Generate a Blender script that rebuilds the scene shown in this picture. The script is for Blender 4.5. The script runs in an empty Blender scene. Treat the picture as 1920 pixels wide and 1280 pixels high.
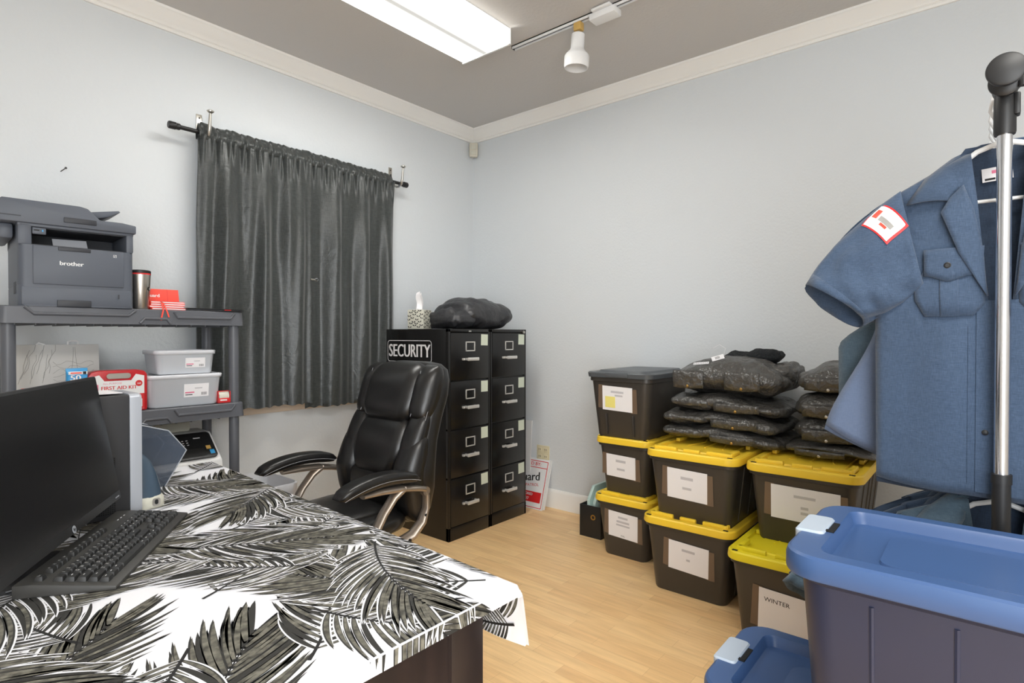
import bpy, bmesh, math, random
from mathutils import Vector, Matrix, Euler, noise
SC = bpy.context.scene
COL = SC.collection
rnd = random.Random(7)
PI = math.pi
R = math.radians

# ------------------------------------------------------------------ camera, world, lights, exposure
YAW, PITCH, EYE = R(39.93), math.atan(12 / 1074), 1.277
cd = bpy.data.cameras.new('camera'); cam = bpy.data.objects.new('camera', cd); COL.objects.link(cam)
cd.sensor_width = 36; cd.lens = 1074 / 1920 * 36; cd.clip_start = 0.03
cam.location = (0, 0, EYE)
look = Vector((math.cos(YAW) * math.cos(PITCH), math.sin(YAW) * math.cos(PITCH), -math.sin(PITCH)))
cam.rotation_euler = look.to_track_quat('-Z', 'Y').to_euler()
SC.camera = cam
w = bpy.data.worlds.new('world'); SC.world = w; w.use_nodes = True
w.node_tree.nodes['Background'].inputs[0].default_value = (0.55, 0.72, 1.0, 1)
w.node_tree.nodes['Background'].inputs[1].default_value = 0.8
def area(name, loc, target, sx, sy, power, color):
    l = bpy.data.lights.new(name, 'AREA'); l.shape = 'RECTANGLE'; l.size = sx; l.size_y = sy; l.energy = power; l.color = color
    o = bpy.data.objects.new(name, l); COL.objects.link(o); o.location = loc
    o.rotation_euler = (Vector(target) - Vector(loc)).to_track_quat('-Z', 'Y').to_euler()
    return o
# two unseen fill lights added behind the camera to brighten the room
area('cool_fill', (-0.7, -0.85, 1.35), (2.2, 2.0, 1.15), 1.5, 1.9, 40, (0.93, 0.97, 1.0))  # added soft fill; the walls here have no doorway
area('overhead_fill', (0.55, -0.5, 2.86), (0.75, -0.2, 0.0), 1.2, 0.35, 22, (1.0, 0.98, 0.93))  # added fill from above; no fixture hangs here
LAMP_STRENGTH = 14.0
SC.view_settings.view_transform = 'Standard'; SC.view_settings.look = 'None'
SC.view_settings.gamma = 1; SC.view_settings.use_curve_mapping = False
SC.view_settings.exposure = 0.90

# ------------------------------------------------------------------ materials
def lin(c):
    return tuple(((v / 255) / 12.92 if v / 255 <= 0.04045 else ((v / 255 + 0.055) / 1.055) ** 2.4) for v in c)
def mat(name, rgb, rough=0.5, metal=0.0, bump=None, mottle=None, spec=0.5, alpha=1.0, trans=0.0, coat=0.0, sheen=0.0, stretch=(1, 1, 1)):
    """rgb in sRGB 0-255; bump=(scale, strength, distance); mottle=(scale, rgb2, low, high)"""
    m = bpy.data.materials.new(name); m.use_nodes = True
    nt = m.node_tree; b = nt.nodes['Principled BSDF']
    b.inputs['Base Color'].default_value = (*lin(rgb), 1)
    b.inputs['Roughness'].default_value = rough; b.inputs['Metallic'].default_value = metal
    b.inputs['Specular IOR Level'].default_value = spec
    b.inputs['Alpha'].default_value = alpha; b.inputs['Transmission Weight'].default_value = trans
    b.inputs['Coat Weight'].default_value = coat; b.inputs['Sheen Weight'].default_value = sheen
    tc = nt.nodes.new('ShaderNodeTexCoord'); mp = nt.nodes.new('ShaderNodeMapping')
    nt.links.new(tc.outputs['Object'], mp.inputs[0]); mp.inputs['Scale'].default_value = stretch
    if mottle:
        n = nt.nodes.new('ShaderNodeTexNoise'); n.inputs['Scale'].default_value = mottle[0]; n.inputs['Detail'].default_value = 4
        r = nt.nodes.new('ShaderNodeValToRGB'); r.color_ramp.elements[0].position = mottle[2]; r.color_ramp.elements[1].position = mottle[3]
        r.color_ramp.elements[0].color = (*lin(rgb), 1); r.color_ramp.elements[1].color = (*lin(mottle[1]), 1)
        nt.links.new(mp.outputs[0], n.inputs['Vector']); nt.links.new(n.outputs['Fac'], r.inputs[0]); nt.links.new(r.outputs[0], b.inputs['Base Color'])
    if bump:
        n = nt.nodes.new('ShaderNodeTexNoise'); n.inputs['Scale'].default_value = bump[0]; n.inputs['Detail'].default_value = 3
        bp = nt.nodes.new('ShaderNodeBump'); bp.inputs['Strength'].default_value = bump[1]; bp.inputs['Distance'].default_value = bump[2]
        nt.links.new(mp.outputs[0], n.inputs['Vector']); nt.links.new(n.outputs['Fac'], bp.inputs['Height']); nt.links.new(bp.outputs[0], b.inputs['Normal'])
    return m
def weave(name, rgb, rgb2, scale, rough=0.8, sheen=0.0, bumpd=0.0006, wr=0.0):
    """cloth: fine crossed threads, plus soft wrinkles in the bump"""
    m = mat(name, rgb, rough, sheen=sheen); nt = m.node_tree; b = nt.nodes['Principled BSDF']
    tc = nt.nodes.new('ShaderNodeTexCoord'); fac = []
    for st in ((scale, scale, scale * .08), (scale * .08, scale * .08, scale)):
        mp = nt.nodes.new('ShaderNodeMapping'); mp.inputs['Scale'].default_value = st
        n = nt.nodes.new('ShaderNodeTexNoise'); n.inputs['Scale'].default_value = 1; n.inputs['Detail'].default_value = 2
        nt.links.new(tc.outputs['Object'], mp.inputs[0]); nt.links.new(mp.outputs[0], n.inputs['Vector']); fac.append(n.outputs['Fac'])
    ad = nt.nodes.new('ShaderNodeMath'); ad.operation = 'ADD'; nt.links.new(fac[0], ad.inputs[0]); nt.links.new(fac[1], ad.inputs[1])
    r = nt.nodes.new('ShaderNodeMapRange'); r.inputs[1].default_value = 0.75; r.inputs[2].default_value = 1.25
    nt.links.new(ad.outputs[0], r.inputs[0])
    mx = nt.nodes.new('ShaderNodeMix'); mx.data_type = 'RGBA'
    mx.inputs[6].default_value = (*lin(rgb), 1); mx.inputs[7].default_value = (*lin(rgb2), 1)
    nt.links.new(r.outputs[0], mx.inputs[0]); nt.links.new(mx.outputs[2], b.inputs['Base Color'])
    bp = nt.nodes.new('ShaderNodeBump'); bp.inputs['Strength'].default_value = 0.5; bp.inputs['Distance'].default_value = bumpd
    nt.links.new(ad.outputs[0], bp.inputs['Height'])
    if wr:
        n2 = nt.nodes.new('ShaderNodeTexNoise'); n2.inputs['Scale'].default_value = 14; n2.inputs['Detail'].default_value = 3; n2.inputs['Distortion'].default_value = 1.2
        b2 = nt.nodes.new('ShaderNodeBump'); b2.inputs['Strength'].default_value = 0.6; b2.inputs['Distance'].default_value = wr
        nt.links.new(tc.outputs['Object'], n2.inputs['Vector']); nt.links.new(n2.outputs['Fac'], b2.inputs['Height'])
        nt.links.new(bp.outputs[0], b2.inputs['Normal']); nt.links.new(b2.outputs[0], b.inputs['Normal'])
    else:
        nt.links.new(bp.outputs[0], b.inputs['Normal'])
    return m
M = {}
M['wall'] = mat('painted_wall', (218, 222, 225), 0.75, bump=(75, 0.35, 0.004), spec=0.25)
M['ceiling'] = mat('painted_ceiling', (206, 203, 200), 0.8, bump=(60, 0.35, 0.004), spec=0.2)
M['trim'] = mat('trim_paint', (246, 244, 240), 0.45)
M['sill'] = mat('sill_paint', (214, 200, 184), 0.5)
M['glass'] = mat('window_glass', (230, 240, 250), 0.05, trans=1.0)
M['blackmetal'] = mat('black_metal', (24, 23, 23), 0.24, spec=0.5, bump=(30, 0.04, 0.002))
M['blackplastic'] = mat('black_plastic', (30, 30, 31), 0.45)
M['darkgap'] = mat('dark_gap', (6, 6, 6), 0.8)
M['chrome'] = mat('chrome', (225, 225, 228), 0.12, metal=1.0)
M['nickel'] = mat('brushed_nickel', (200, 196, 188), 0.28, metal=1.0)
M['steel'] = mat('brushed_steel', (196, 190, 182), 0.3, metal=1.0)
M['handle'] = mat('bright_handle_metal', (222, 220, 216), 0.25, metal=0.45)
M['white'] = mat('white_plastic', (236, 236, 236), 0.4)
M['paper'] = mat('paper', (240, 238, 240), 0.8)
M['smudge'] = mat('faded_print', (196, 194, 198), 0.8)
M['ink'] = mat('black_ink', (25, 25, 25), 0.7)
M['note'] = mat('pale_green_note', (214, 222, 205), 0.8)
M['yellownote'] = mat('yellow_note', (240, 228, 130), 0.8)
M['leather'] = mat('black_leather', (23, 22, 22), 0.33, bump=(140, 0.12, 0.002), spec=0.6)
M['stitch'] = mat('grey_thread', (165, 165, 168), 0.7)
M['bronze'] = mat('bronze_grey_metal', (176, 164, 152), 0.34, metal=0.8)
M['shelfplastic'] = mat('grey_shelf_plastic', (92, 94, 100), 0.42, bump=(300, 0.08, 0.001))
M['shelftrim'] = mat('shelf_groove', (150, 148, 140), 0.5)
M['printer'] = mat('slate_grey_plastic', (88, 93, 103), 0.5, bump=(400, 0.06, 0.0006))
M['printerdark'] = mat('dark_slate_plastic', (50, 52, 58), 0.5)
M['red'] = mat('red_print', (214, 40, 42), 0.5)
M['orangered'] = mat('orange_red_cover', (240, 74, 58), 0.6)
M['lightblue'] = mat('blue_film', (60, 160, 220), 0.35)
M['pink'] = mat('pink_print', (226, 120, 150), 0.5)
M['kitred'] = mat('kit_red_plastic', (190, 28, 36), 0.3)
M['clear'] = mat('frosted_clear_plastic', (240, 244, 250), 0.25, alpha=0.62)
M['clearlid'] = mat('milky_lid_plastic', (240, 242, 248), 0.3, alpha=0.86)
M['smoke'] = mat('smoke_acrylic', (96, 106, 122), 0.08, alpha=0.42)
M['board'] = mat('pale_grey_board', (214, 212, 208), 0.7)
M['pencil'] = mat('pencil_line', (150, 148, 145), 0.8)
M['wooddark'] = mat('espresso_wood', (38, 30, 28), 0.42, mottle=(18, (54, 42, 38), 0.35, 0.7), stretch=(1, 1, .08))
M['cloth'] = mat('white_tablecloth', (238, 238, 242), 0.75, bump=(700, 0.15, 0.0006), sheen=0.1)
M['leaf'] = mat('palm_leaf_print', (44, 43, 40), 0.75)
M['leafmid'] = mat('palm_leaf_wash', (66, 64, 57), 0.75, mottle=(60, (122, 119, 107), 0.35, 0.65))
M['leafdark'] = mat('palm_rib_print', (24, 23, 23), 0.75)
M['screen'] = mat('monitor_screen', (24, 24, 25), 0.24, spec=0.5, mottle=(90, (26, 26, 28), 0.5, 0.8))
M['towerside'] = mat('tower_side_panel', (52, 52, 54), 0.45)
M['silver'] = mat('silver_plastic', (188, 192, 200), 0.35, metal=0.3)
M['key'] = mat('key_black', (38, 38, 38), 0.5)
M['legend'] = mat('key_legend', (205, 205, 205), 0.6)
M['kbd'] = mat('keyboard_case', (58, 57, 55), 0.5, bump=(500, 0.06, 0.0006))
M['gadget'] = mat('dark_blue_plastic', (66, 82, 98), 0.25)
M['cream'] = mat('cream_plastic', (206, 204, 190), 0.4)
M['tote'] = mat('charcoal_tote_plastic', (62, 58, 54), 0.38, bump=(220, 0.08, 0.001))
M['toteside'] = M['tote']
M['yellow'] = mat('yellow_lid_plastic', (252, 212, 60), 0.42, bump=(200, 0.06, 0.001))
M['yellow2'] = mat('lemon_lid_plastic', (238, 218, 40), 0.42, bump=(200, 0.06, 0.001))
M['greylid'] = mat('grey_lid_plastic', (84, 88, 92), 0.4)
M['blue'] = mat('blue_tote_plastic', (62, 90, 136), 0.38, bump=(260, 0.06, 0.0008))
M['bluebody'] = mat('slate_blue_tote_plastic', (43, 49, 73), 0.42, bump=(260, 0.06, 0.0008))
M['latch'] = mat('pale_grey_latch', (182, 194, 208), 0.4)
M['tape'] = mat('brown_packing_tape', (128, 108, 90), 0.18, spec=0.6, alpha=0.75)
M['nylon'] = mat('black_nylon', (74, 72, 69), 0.31, bump=(24, 0.8, 0.024), spec=0.7)
M['nylon2'] = mat('bag_nylon', (50, 50, 53), 0.44, bump=(14, 0.7, 0.02), spec=0.7)
M['fur'] = mat('dark_fleece', (34, 37, 40), 0.95, bump=(90, 1.0, 0.02))
M['brass'] = mat('brass', (190, 150, 80), 0.35, metal=0.8)
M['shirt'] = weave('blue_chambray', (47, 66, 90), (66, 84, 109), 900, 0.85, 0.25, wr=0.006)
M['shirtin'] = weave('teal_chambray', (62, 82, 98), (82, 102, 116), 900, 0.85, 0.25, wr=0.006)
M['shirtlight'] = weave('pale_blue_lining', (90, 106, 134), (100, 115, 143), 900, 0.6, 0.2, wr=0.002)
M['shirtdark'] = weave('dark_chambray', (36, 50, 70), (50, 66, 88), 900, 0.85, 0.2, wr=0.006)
M['curtain'] = weave('charcoal_satin', (38, 41, 41), (66, 70, 69), 420, 0.33, 0.2, wr=0.004)
M['liner'] = mat('white_bin_liner', (236, 236, 240), 0.35, alpha=0.85)
M['sensor'] = mat('beige_plastic', (212, 206, 190), 0.5)
M['ivory'] = mat('ivory_plastic', (222, 212, 180), 0.4)
M['tan'] = mat('tan_plastic', (206, 168, 96), 0.45)
M['folder'] = mat('pale_green_plastic', (190, 214, 208), 0.3)
def floor_mat():
    m = bpy.data.materials.new('beech_laminate'); m.use_nodes = True; nt = m.node_tree; b = nt.nodes['Principled BSDF']
    tc = nt.nodes.new('ShaderNodeTexCoord')
    br = nt.nodes.new('ShaderNodeTexBrick'); br.offset = 0.37; br.inputs['Scale'].default_value = 1
    br.inputs['Brick Width'].default_value = 0.42; br.inputs['Row Height'].default_value = 0.065; br.inputs['Mortar Size'].default_value = 0.0006
    br.inputs['Color1'].default_value = (*lin((250, 212, 156)), 1); br.inputs['Color2'].default_value = (*lin((236, 192, 136)), 1)
    br.inputs['Mortar'].default_value = (*lin((214, 172, 122)), 1); br.inputs['Bias'].default_value = -0.1
    mr = nt.nodes.new('ShaderNodeMapping'); mr.inputs['Rotation'].default_value = (0, 0, PI / 2)
    nt.links.new(tc.outputs['Object'], mr.inputs[0]); nt.links.new(mr.outputs[0], br.inputs['Vector'])
    mp = nt.nodes.new('ShaderNodeMapping'); mp.inputs['Scale'].default_value = (34, 3, 1)
    n = nt.nodes.new('ShaderNodeTexNoise'); n.inputs['Scale'].default_value = 1.5; n.inputs['Detail'].default_value = 5
    nt.links.new(tc.outputs['Object'], mp.inputs[0]); nt.links.new(mp.outputs[0], n.inputs['Vector'])
    mx = nt.nodes.new('ShaderNodeMix'); mx.data_type = 'RGBA'; mx.blend_type = 'MULTIPLY'; mx.inputs[0].default_value = 0.55
    rp = nt.nodes.new('ShaderNodeValToRGB'); rp.color_ramp.elements[0].color = (0.82, 0.77, 0.71, 1); rp.color_ramp.elements[1].color = (1.12, 1.12, 1.12, 1)
    rp.color_ramp.elements[0].position = 0.3; rp.color_ramp.elements[1].position = 0.68
    nt.links.new(n.outputs['Fac'], rp.inputs[0]); nt.links.new(br.outputs['Color'], mx.inputs[6]); nt.links.new(rp.outputs[0], mx.inputs[7])
    nt.links.new(mx.outputs[2], b.inputs['Base Color']); b.inputs['Roughness'].default_value = 0.36
    return m
M['floor'] = floor_mat()
def lamp_mat():
    m = bpy.data.materials.new('lit_diffuser'); m.use_nodes = True; nt = m.node_tree; b = nt.nodes['Principled BSDF']
    b.inputs['Base Color'].default_value = (0.3, 0.3, 0.29, 1); b.inputs['Emission Color'].default_value = (1.0, 0.99, 0.94, 1)
    tc = nt.nodes.new('ShaderNodeTexCoord'); sp = nt.nodes.new('ShaderNodeSeparateXYZ'); nt.links.new(tc.outputs['Object'], sp.inputs[0])
    ab = nt.nodes.new('ShaderNodeMath'); ab.operation = 'ABSOLUTE'; nt.links.new(sp.outputs['Y'], ab.inputs[0])   # two tubes behind the diffuser
    r = nt.nodes.new('ShaderNodeMapRange'); r.inputs[1].default_value = 0.008; r.inputs[2].default_value = 0.10; r.interpolation_type = 'SMOOTHSTEP'
    r.inputs[3].default_value = 0.30; r.inputs[4].default_value = LAMP_STRENGTH
    nt.links.new(ab.outputs[0], r.inputs[0])
    e = nt.nodes.new('ShaderNodeMapRange'); e.inputs[1].default_value = 0.150; e.inputs[2].default_value = 0.172      # dimmer at the wrapped sides
    e.inputs[3].default_value = 1.0; e.inputs[4].default_value = 0.07; nt.links.new(ab.outputs[0], e.inputs[0])
    ml = nt.nodes.new('ShaderNodeMath'); ml.operation = 'MULTIPLY'; nt.links.new(r.outputs[0], ml.inputs[0]); nt.links.new(e.outputs[0], ml.inputs[1]); nt.links.new(ml.outputs[0], b.inputs['Emission Strength'])
    return m
M['lamp'] = lamp_mat()

# ------------------------------------------------------------------ mesh helpers
TXT = {}
def text_mesh(s):
    if s not in TXT:
        cu = bpy.data.curves.new('t', 'FONT'); cu.body = s; cu.align_x = 'CENTER'; cu.align_y = 'CENTER'; cu.resolution_u = 3
        o = bpy.data.objects.new('t', cu); COL.objects.link(o)
        dg = bpy.context.evaluated_depsgraph_get(); TXT[s] = bpy.data.meshes.new_from_object(o.evaluated_get(dg))
        bpy.data.objects.remove(o); bpy.data.curves.remove(cu)
    return TXT[s]
class G:
    def __init__(self): self.bm = bmesh.new()
    def _merge(self, tmp, m):
        for f in tmp.faces: f.material_index = m; f.smooth = True
        me = bpy.data.meshes.new('tmp'); tmp.to_mesh(me); tmp.free(); self.bm.from_mesh(me); bpy.data.meshes.remove(me); return self
    def box(self, c, s, m=0, bev=0.0, rot=None, seg=2, T=None):
        t = bmesh.new(); bmesh.ops.create_cube(t, size=1)
        for v in t.verts: v.co = Vector((v.co.x * s[0], v.co.y * s[1], v.co.z * s[2]))
        if bev: bmesh.ops.bevel(t, geom=t.edges[:], offset=min(bev, min(s) * .49), segments=seg, profile=0.5, affect='EDGES')
        X = Matrix.Translation(c) @ (Euler(rot).to_matrix().to_4x4() if rot else Matrix())
        t.transform(T @ X if T else X); return self._merge(t, m)
    def loft(self, rings, m=0, cap0=True, cap1=True, closed=True):
        t = bmesh.new(); vs = [[t.verts.new(p) for p in r] for r in rings]; n = len(rings[0])
        for a, b in zip(vs, vs[1:]):
            for i in range(n if closed else n - 1):
                t.faces.new((a[i], a[(i + 1) % n], b[(i + 1) % n], b[i]))
        if cap0 and closed: t.faces.new(vs[0][::-1])
        if cap1 and closed: t.faces.new(vs[-1])
        if closed: bmesh.ops.recalc_face_normals(t, faces=t.faces[:])
        return self._merge(t, m)
    def grid(self, fn, nu, nv, m=0):
        return self.loft([[fn(i / nu, j / nv) for i in range(nu + 1)] for j in range(nv + 1)], m, closed=False)
    def cyl(self, p0, p1, r0, r1=None, n=20, m=0):
        return self.tube([p0, p1], [r0, r0 if r1 is None else r1], n, m)
    def tube(self, pts, r, n=10, m=0, flat=1.0, upv=None, cap=True):
        pts = [Vector(p) for p in pts]; rr = r if isinstance(r, (list, tuple)) else [r] * len(pts); rings = []; prev = None
        for i, p in enumerate(pts):
            d = (pts[min(i + 1, len(pts) - 1)] - pts[max(i - 1, 0)]).normalized()
            u = Vector(upv) if upv else prev
            if u is None or abs(u.dot(d)) > .98: u = Vector((0, 0, 1)) if abs(d.z) < .9 else Vector((1, 0, 0))
            a = (u - d * u.dot(d)).normalized(); b = d.cross(a); prev = a
            rings.append([p + a * (rr[i] * flat * math.cos(2 * PI * k / n)) + b * (rr[i] * math.sin(2 * PI * k / n)) for k in range(n)])
        return self.loft(rings, m, cap, cap)
    def lathe(self, prof, n=24, m=0, T=None, cap0=True, cap1=True):
        rings = [[Vector((r * math.cos(2 * PI * k / n), r * math.sin(2 * PI * k / n), z)) for k in range(n)] for r, z in prof]
        if T: rings = [[T @ p for p in r] for r in rings]
        return self.loft(rings, m, cap0, cap1)
    def prism(self, pts, h, T=None, m=0, bev=0.0):
        """polygon pts in local XY extruded 0..h in local Z"""
        t = bmesh.new(); vs = [t.verts.new((p[0], p[1], 0)) for p in pts]; f = t.faces.new(vs)
        e = bmesh.ops.extrude_face_region(t, geom=[f]); bmesh.ops.translate(t, vec=(0, 0, h), verts=[v for v in e['geom'] if isinstance(v, bmesh.types.BMVert)])
        bmesh.ops.recalc_face_normals(t, faces=t.faces[:])
        if bev: bmesh.ops.bevel(t, geom=t.edges[:], offset=bev, segments=2, profile=.5, affect='EDGES')
        if T: t.transform(T)
        return self._merge(t, m)
    def poly(self, pts, m=0):
        f = self.bm.faces.new([self.bm.verts.new(p) for p in pts]); f.material_index = m; f.smooth = True; return self
    def text(self, s, size, T, m=0, sx=1.0, bold=0.0):
        """lettering in the local XY plane of T, facing local +Z"""
        for k in ([-1, 0, 1] if bold else [0]):
            t = bmesh.new(); t.from_mesh(text_mesh(s))
            t.transform(T @ Matrix.Translation((k * bold, 0, 0.00002 * k)) @ Matrix.Diagonal((size * sx, size, size, 1))); self._merge(t, m)
        return self
    def xf(self, T):
        self.bm.transform(T); return self
def rrect(w, d, r, n=5, cx=0, cy=0):
    r = min(r, w * .499, d * .499); P = []
    for k, (sx, sy) in enumerate(((1, 1), (-1, 1), (-1, -1), (1, -1))):
        for j in range(n + 1):
            a = k * PI / 2 + j * PI / 2 / n
            P.append((cx + sx * (w / 2 - r) + r * math.cos(a), cy + sy * (d / 2 - r) + r * math.sin(a)))
    return P
def ring(w, d, r, z, n=5, cx=0, cy=0): return [Vector((x, y, z)) for x, y in rrect(w, d, r, n, cx, cy)]
def face_T(origin, xdir, zdir):
    """frame with local X along xdir and local Z (the facing side) along zdir"""
    x = Vector(xdir).normalized(); z = Vector(zdir).normalized(); y = z.cross(x)
    return Matrix(((x.x, y.x, z.x, origin[0]), (x.y, y.y, z.y, origin[1]), (x.z, y.z, z.z, origin[2]), (0, 0, 0, 1)))
def obj(name, g, mats, parent=None, sharp=38, label=None):
    me = bpy.data.meshes.new(name); g.bm.to_mesh(me); g.bm.free()
    for mm in (mats if isinstance(mats, (list, tuple)) else [mats]): me.materials.append(M[mm])
    me.set_sharp_from_angle(angle=R(sharp))
    o = bpy.data.objects.new(name, me); COL.objects.link(o)
    if parent: o.parent = parent
    if label: o['label'] = label
    return o
def thing(name, label, cat, loc=(0, 0, 0), rz=0, group=None, rot=None):
    o = bpy.data.objects.new(name, None); COL.objects.link(o); o.empty_display_size = .05
    o.location = loc; o.rotation_euler = rot or (0, 0, rz)
    return tag(o, label, cat, group)
def tag(o, label, cat, group=None):
    o['label'] = label; o['category'] = cat
    if group: o['group'] = group
    return o
def struct(name, g, mats, sharp=38):
    o = obj(name, g, mats, None, sharp); o['kind'] = 'structure'; return o
def dup(root, loc, rz=None, label=None):
    r = root.copy(); COL.objects.link(r); r.location = loc
    if rz is not None: r.rotation_euler = (0, 0, rz)
    if label: r['label'] = label
    for ch in list(root.children):
        c = ch.copy(); COL.objects.link(c); c.parent = r
        for g2 in ch.children:
            d = g2.copy(); COL.objects.link(d); d.parent = c
    return r
def fbm(p, s, seed=0):
    return noise.noise(Vector((p[0] * s + seed, p[1] * s - seed * .7, p[2] * s + seed * .3)))
def puff(g, c, s, e=2.6, nu=48, nv=24, amp=0.0, fr=8, seed=0, m=0, amp2=0.0, fr2=22, flatbot=None, bend=None):
    """soft padded block: a super-ellipsoid with creases"""
    def sp(v, k): return math.copysign(abs(v) ** k, v)
    rings = []
    for j in range(nv + 1):
        la = -PI / 2 + PI * j / nv; la = max(-PI / 2 + .02, min(PI / 2 - .02, la)); row = []
        for i in range(nu):
            lo = 2 * PI * i / nu
            x = sp(math.cos(la), 2 / e) * sp(math.cos(lo), 2 / 4.5); y = sp(math.cos(la), 2 / e) * sp(math.sin(lo), 2 / 4.5); z = sp(math.sin(la), 2 / e)
            p = Vector((x * s[0] / 2, y * s[1] / 2, z * s[2] / 2))
            nrm = Vector((x / s[0], y / s[1], z / s[2])).normalized()
            d = amp * fbm(p, fr, seed)
            if amp2: d += amp2 * (abs(fbm((p.x, p.y * .5, p.z), fr2, seed + 9)) - .25)
            p = p + nrm * d
            if bend: p = bend(p)
            if flatbot is not None: p.z = max(p.z, flatbot)
            row.append(p + Vector(c))
        rings.append(row)
    return g.loft(rings, m)

# ------------------------------------------------------------------ the room
X0, Y0, ZC = 3.444, 3.30, 2.95
XL, YF = -1.15, -1.35
g = G(); g.box(((X0 + XL) / 2, (Y0 + YF) / 2, -.05), (X0 - XL + .4, Y0 - YF + .4, .1)); struct('floor', g, 'floor')
g = G(); g.box(((X0 + XL) / 2, (Y0 + YF) / 2, ZC + .05), (X0 - XL + .4, Y0 - YF + .4, .1)); struct('ceiling', g, 'ceiling')
WX0, WX1, WZ0, WZ1 = 1.34, 2.44, 0.90, 2.24           # window opening behind the curtains
g = G(); wy = Y0 + .06
g.box(((XL + WX0) / 2, wy, ZC / 2), (WX0 - XL, .12, ZC)); g.box(((X0 + WX1) / 2, wy, ZC / 2), (X0 - WX1, .12, ZC))
g.box(((WX0 + WX1) / 2, wy, WZ0 / 2), (WX1 - WX0, .12, WZ0)); g.box(((WX0 + WX1) / 2, wy, (WZ1 + ZC) / 2), (WX1 - WX0, .12, ZC - WZ1))
struct('wall_back', g, 'wall')
g = G(); g.box((X0 + .06, (Y0 + YF) / 2, ZC / 2), (.12, Y0 - YF + .24, ZC)); struct('wall_right', g, 'wall')
g = G(); g.box((XL - .06, (Y0 + YF) / 2, ZC / 2), (.12, Y0 - YF + .24, ZC)); struct('wall_left', g, 'wall')
g = G(); g.box(((X0 + XL) / 2, YF - .06, ZC / 2), (X0 - XL, .12, ZC)); struct('wall_front', g, 'wall')
# crown moulding: profile (distance from the wall, z)
CR = [(0, 2.855), (.012, 2.855), (.016, 2.866), (.012, 2.872), (.02, 2.876), (.024, 2.884), (.036, 2.896), (.054, 2.918), (.068, 2.934), (.076, 2.938), (.078, 2.95), (0, 2.95)]
def crown(name, p0, p1, inward):
    i = Vector((*inward, 0)); d = (Vector((*p1, 0)) - Vector((*p0, 0))).normalized(); g = G()
    r0 = [Vector((*p0, z)) + i * o + d * o for o, z in CR]; r1 = [Vector((*p1, z)) + i * o - d * o for o, z in CR]
    g.loft([r0, r1]); struct(name, g, 'trim', 25)
crown('trim_1', (XL, Y0), (X0, Y0), (0, -1)); crown('trim_2', (X0, Y0), (X0, YF), (-1, 0))
crown('trim_3', (XL, YF), (XL, Y0), (1, 0)); crown('trim_4', (X0, YF), (XL, YF), (0, 1))
BP = [(0, 0), (.016, 0), (.016, .115), (.012, .128), (.006, .136), (0, .137)]
def skirting(name, p0, p1, inward):
    i = Vector((*inward, 0)); d = (Vector((*p1, 0)) - Vector((*p0, 0))).normalized(); g = G()
    g.loft([[Vector((*p0, z)) + i * o + d * o for o, z in BP], [Vector((*p1, z)) + i * o - d * o for o, z in BP]]); struct(name, g, 'trim', 25)
skirting('baseboard_back', (XL, Y0), (X0, Y0), (0, -1)); skirting('baseboard_right', (X0, Y0), (X0, YF), (-1, 0))
# window
g = G()
for (a, b, c, d) in ((WX0, WX0 + .05, WZ0, WZ1), (WX1 - .05, WX1, WZ0, WZ1), (WX0, WX1, WZ0, WZ0 + .05), (WX0, WX1, WZ1 - .05, WZ1), ((WX0 + WX1) / 2 - .025, (WX0 + WX1) / 2 + .025, WZ0, WZ1)):
    g.box(((a + b) / 2, Y0 + .075, (c + d) / 2), (b - a, .04, d - c), bev=.004)
win = struct('window_1', g, 'white')
g = G(); g.box(((WX0 + WX1) / 2, Y0 + .075, (WZ0 + WZ1) / 2), (WX1 - WX0 - .08, .006, WZ1 - WZ0 - .08)); obj('window_pane', g, 'glass', win)
g = G(); g.box((1.88, Y0 - .012, .872), (1.34, .07, .03), bev=.006); g.box((1.88, Y0 - .008, .838), (1.30, .016, .045), bev=.003); struct('trim_5', g, 'sill')
# wall outlet
t = thing('wall_outlet', 'ivory double power outlet low on the right wall', 'outlet', (X0, 2.575, .39))
g = G(); g.box((-.003, 0, 0), (.007, .115, .118), bev=.002); obj('cover_plate', g, 'ivory', t)
g = G()
for s in (-1, 1):
    for zz in (-1, 1):
        g.box((-.008, s * .027, zz * .026), (.004, .034, .036), bev=.0015)
        for k in (-1, 1): g.box((-.0102, s * .027 + k * .007, zz * .026 + .004), (.001, .003, .011), m=1)
obj('socket', g, ['ivory', 'ink'], t)
# motion sensor in the corner
t = thing('motion_sensor', 'small beige motion sensor high in the corner under the crown moulding', 'sensor', (X0 - .045, Y0 - .045, 2.785), rz=R(-90))
T = Matrix.Rotation(R(45), 4, 'Z')
g = G(); g.loft([ring(.062, .03, .008, -.055), ring(.07, .045, .01, -.04), ring(.07, .05, .01, .045), ring(.064, .04, .008, .055)]); g.xf(T); obj('housing', g, 'sensor', t)
g = G(); g.box((0, -.026, .02), (.045, .006, .038), bev=.002); g.box((0, -.026, -.026), (.045, .006, .03), bev=.002); g.xf(T); obj('lens', g, 'cream', t)
# nail in the wall
t = thing('wall_nail', 'bare nail stuck in the left part of the window wall above the desktop printer', 'nail', (.695, Y0, 2.03))
g = G(); g.cyl((0, .01, 0), (.012, -.04, .012), .0022, n=8); obj('shank', g, 'blackmetal', t)
g = G(); g.cyl((.012, -.04, .012), (.0128, -.043, .0128), .005, n=10); obj('nail_head', g, 'blackmetal', t)

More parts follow.
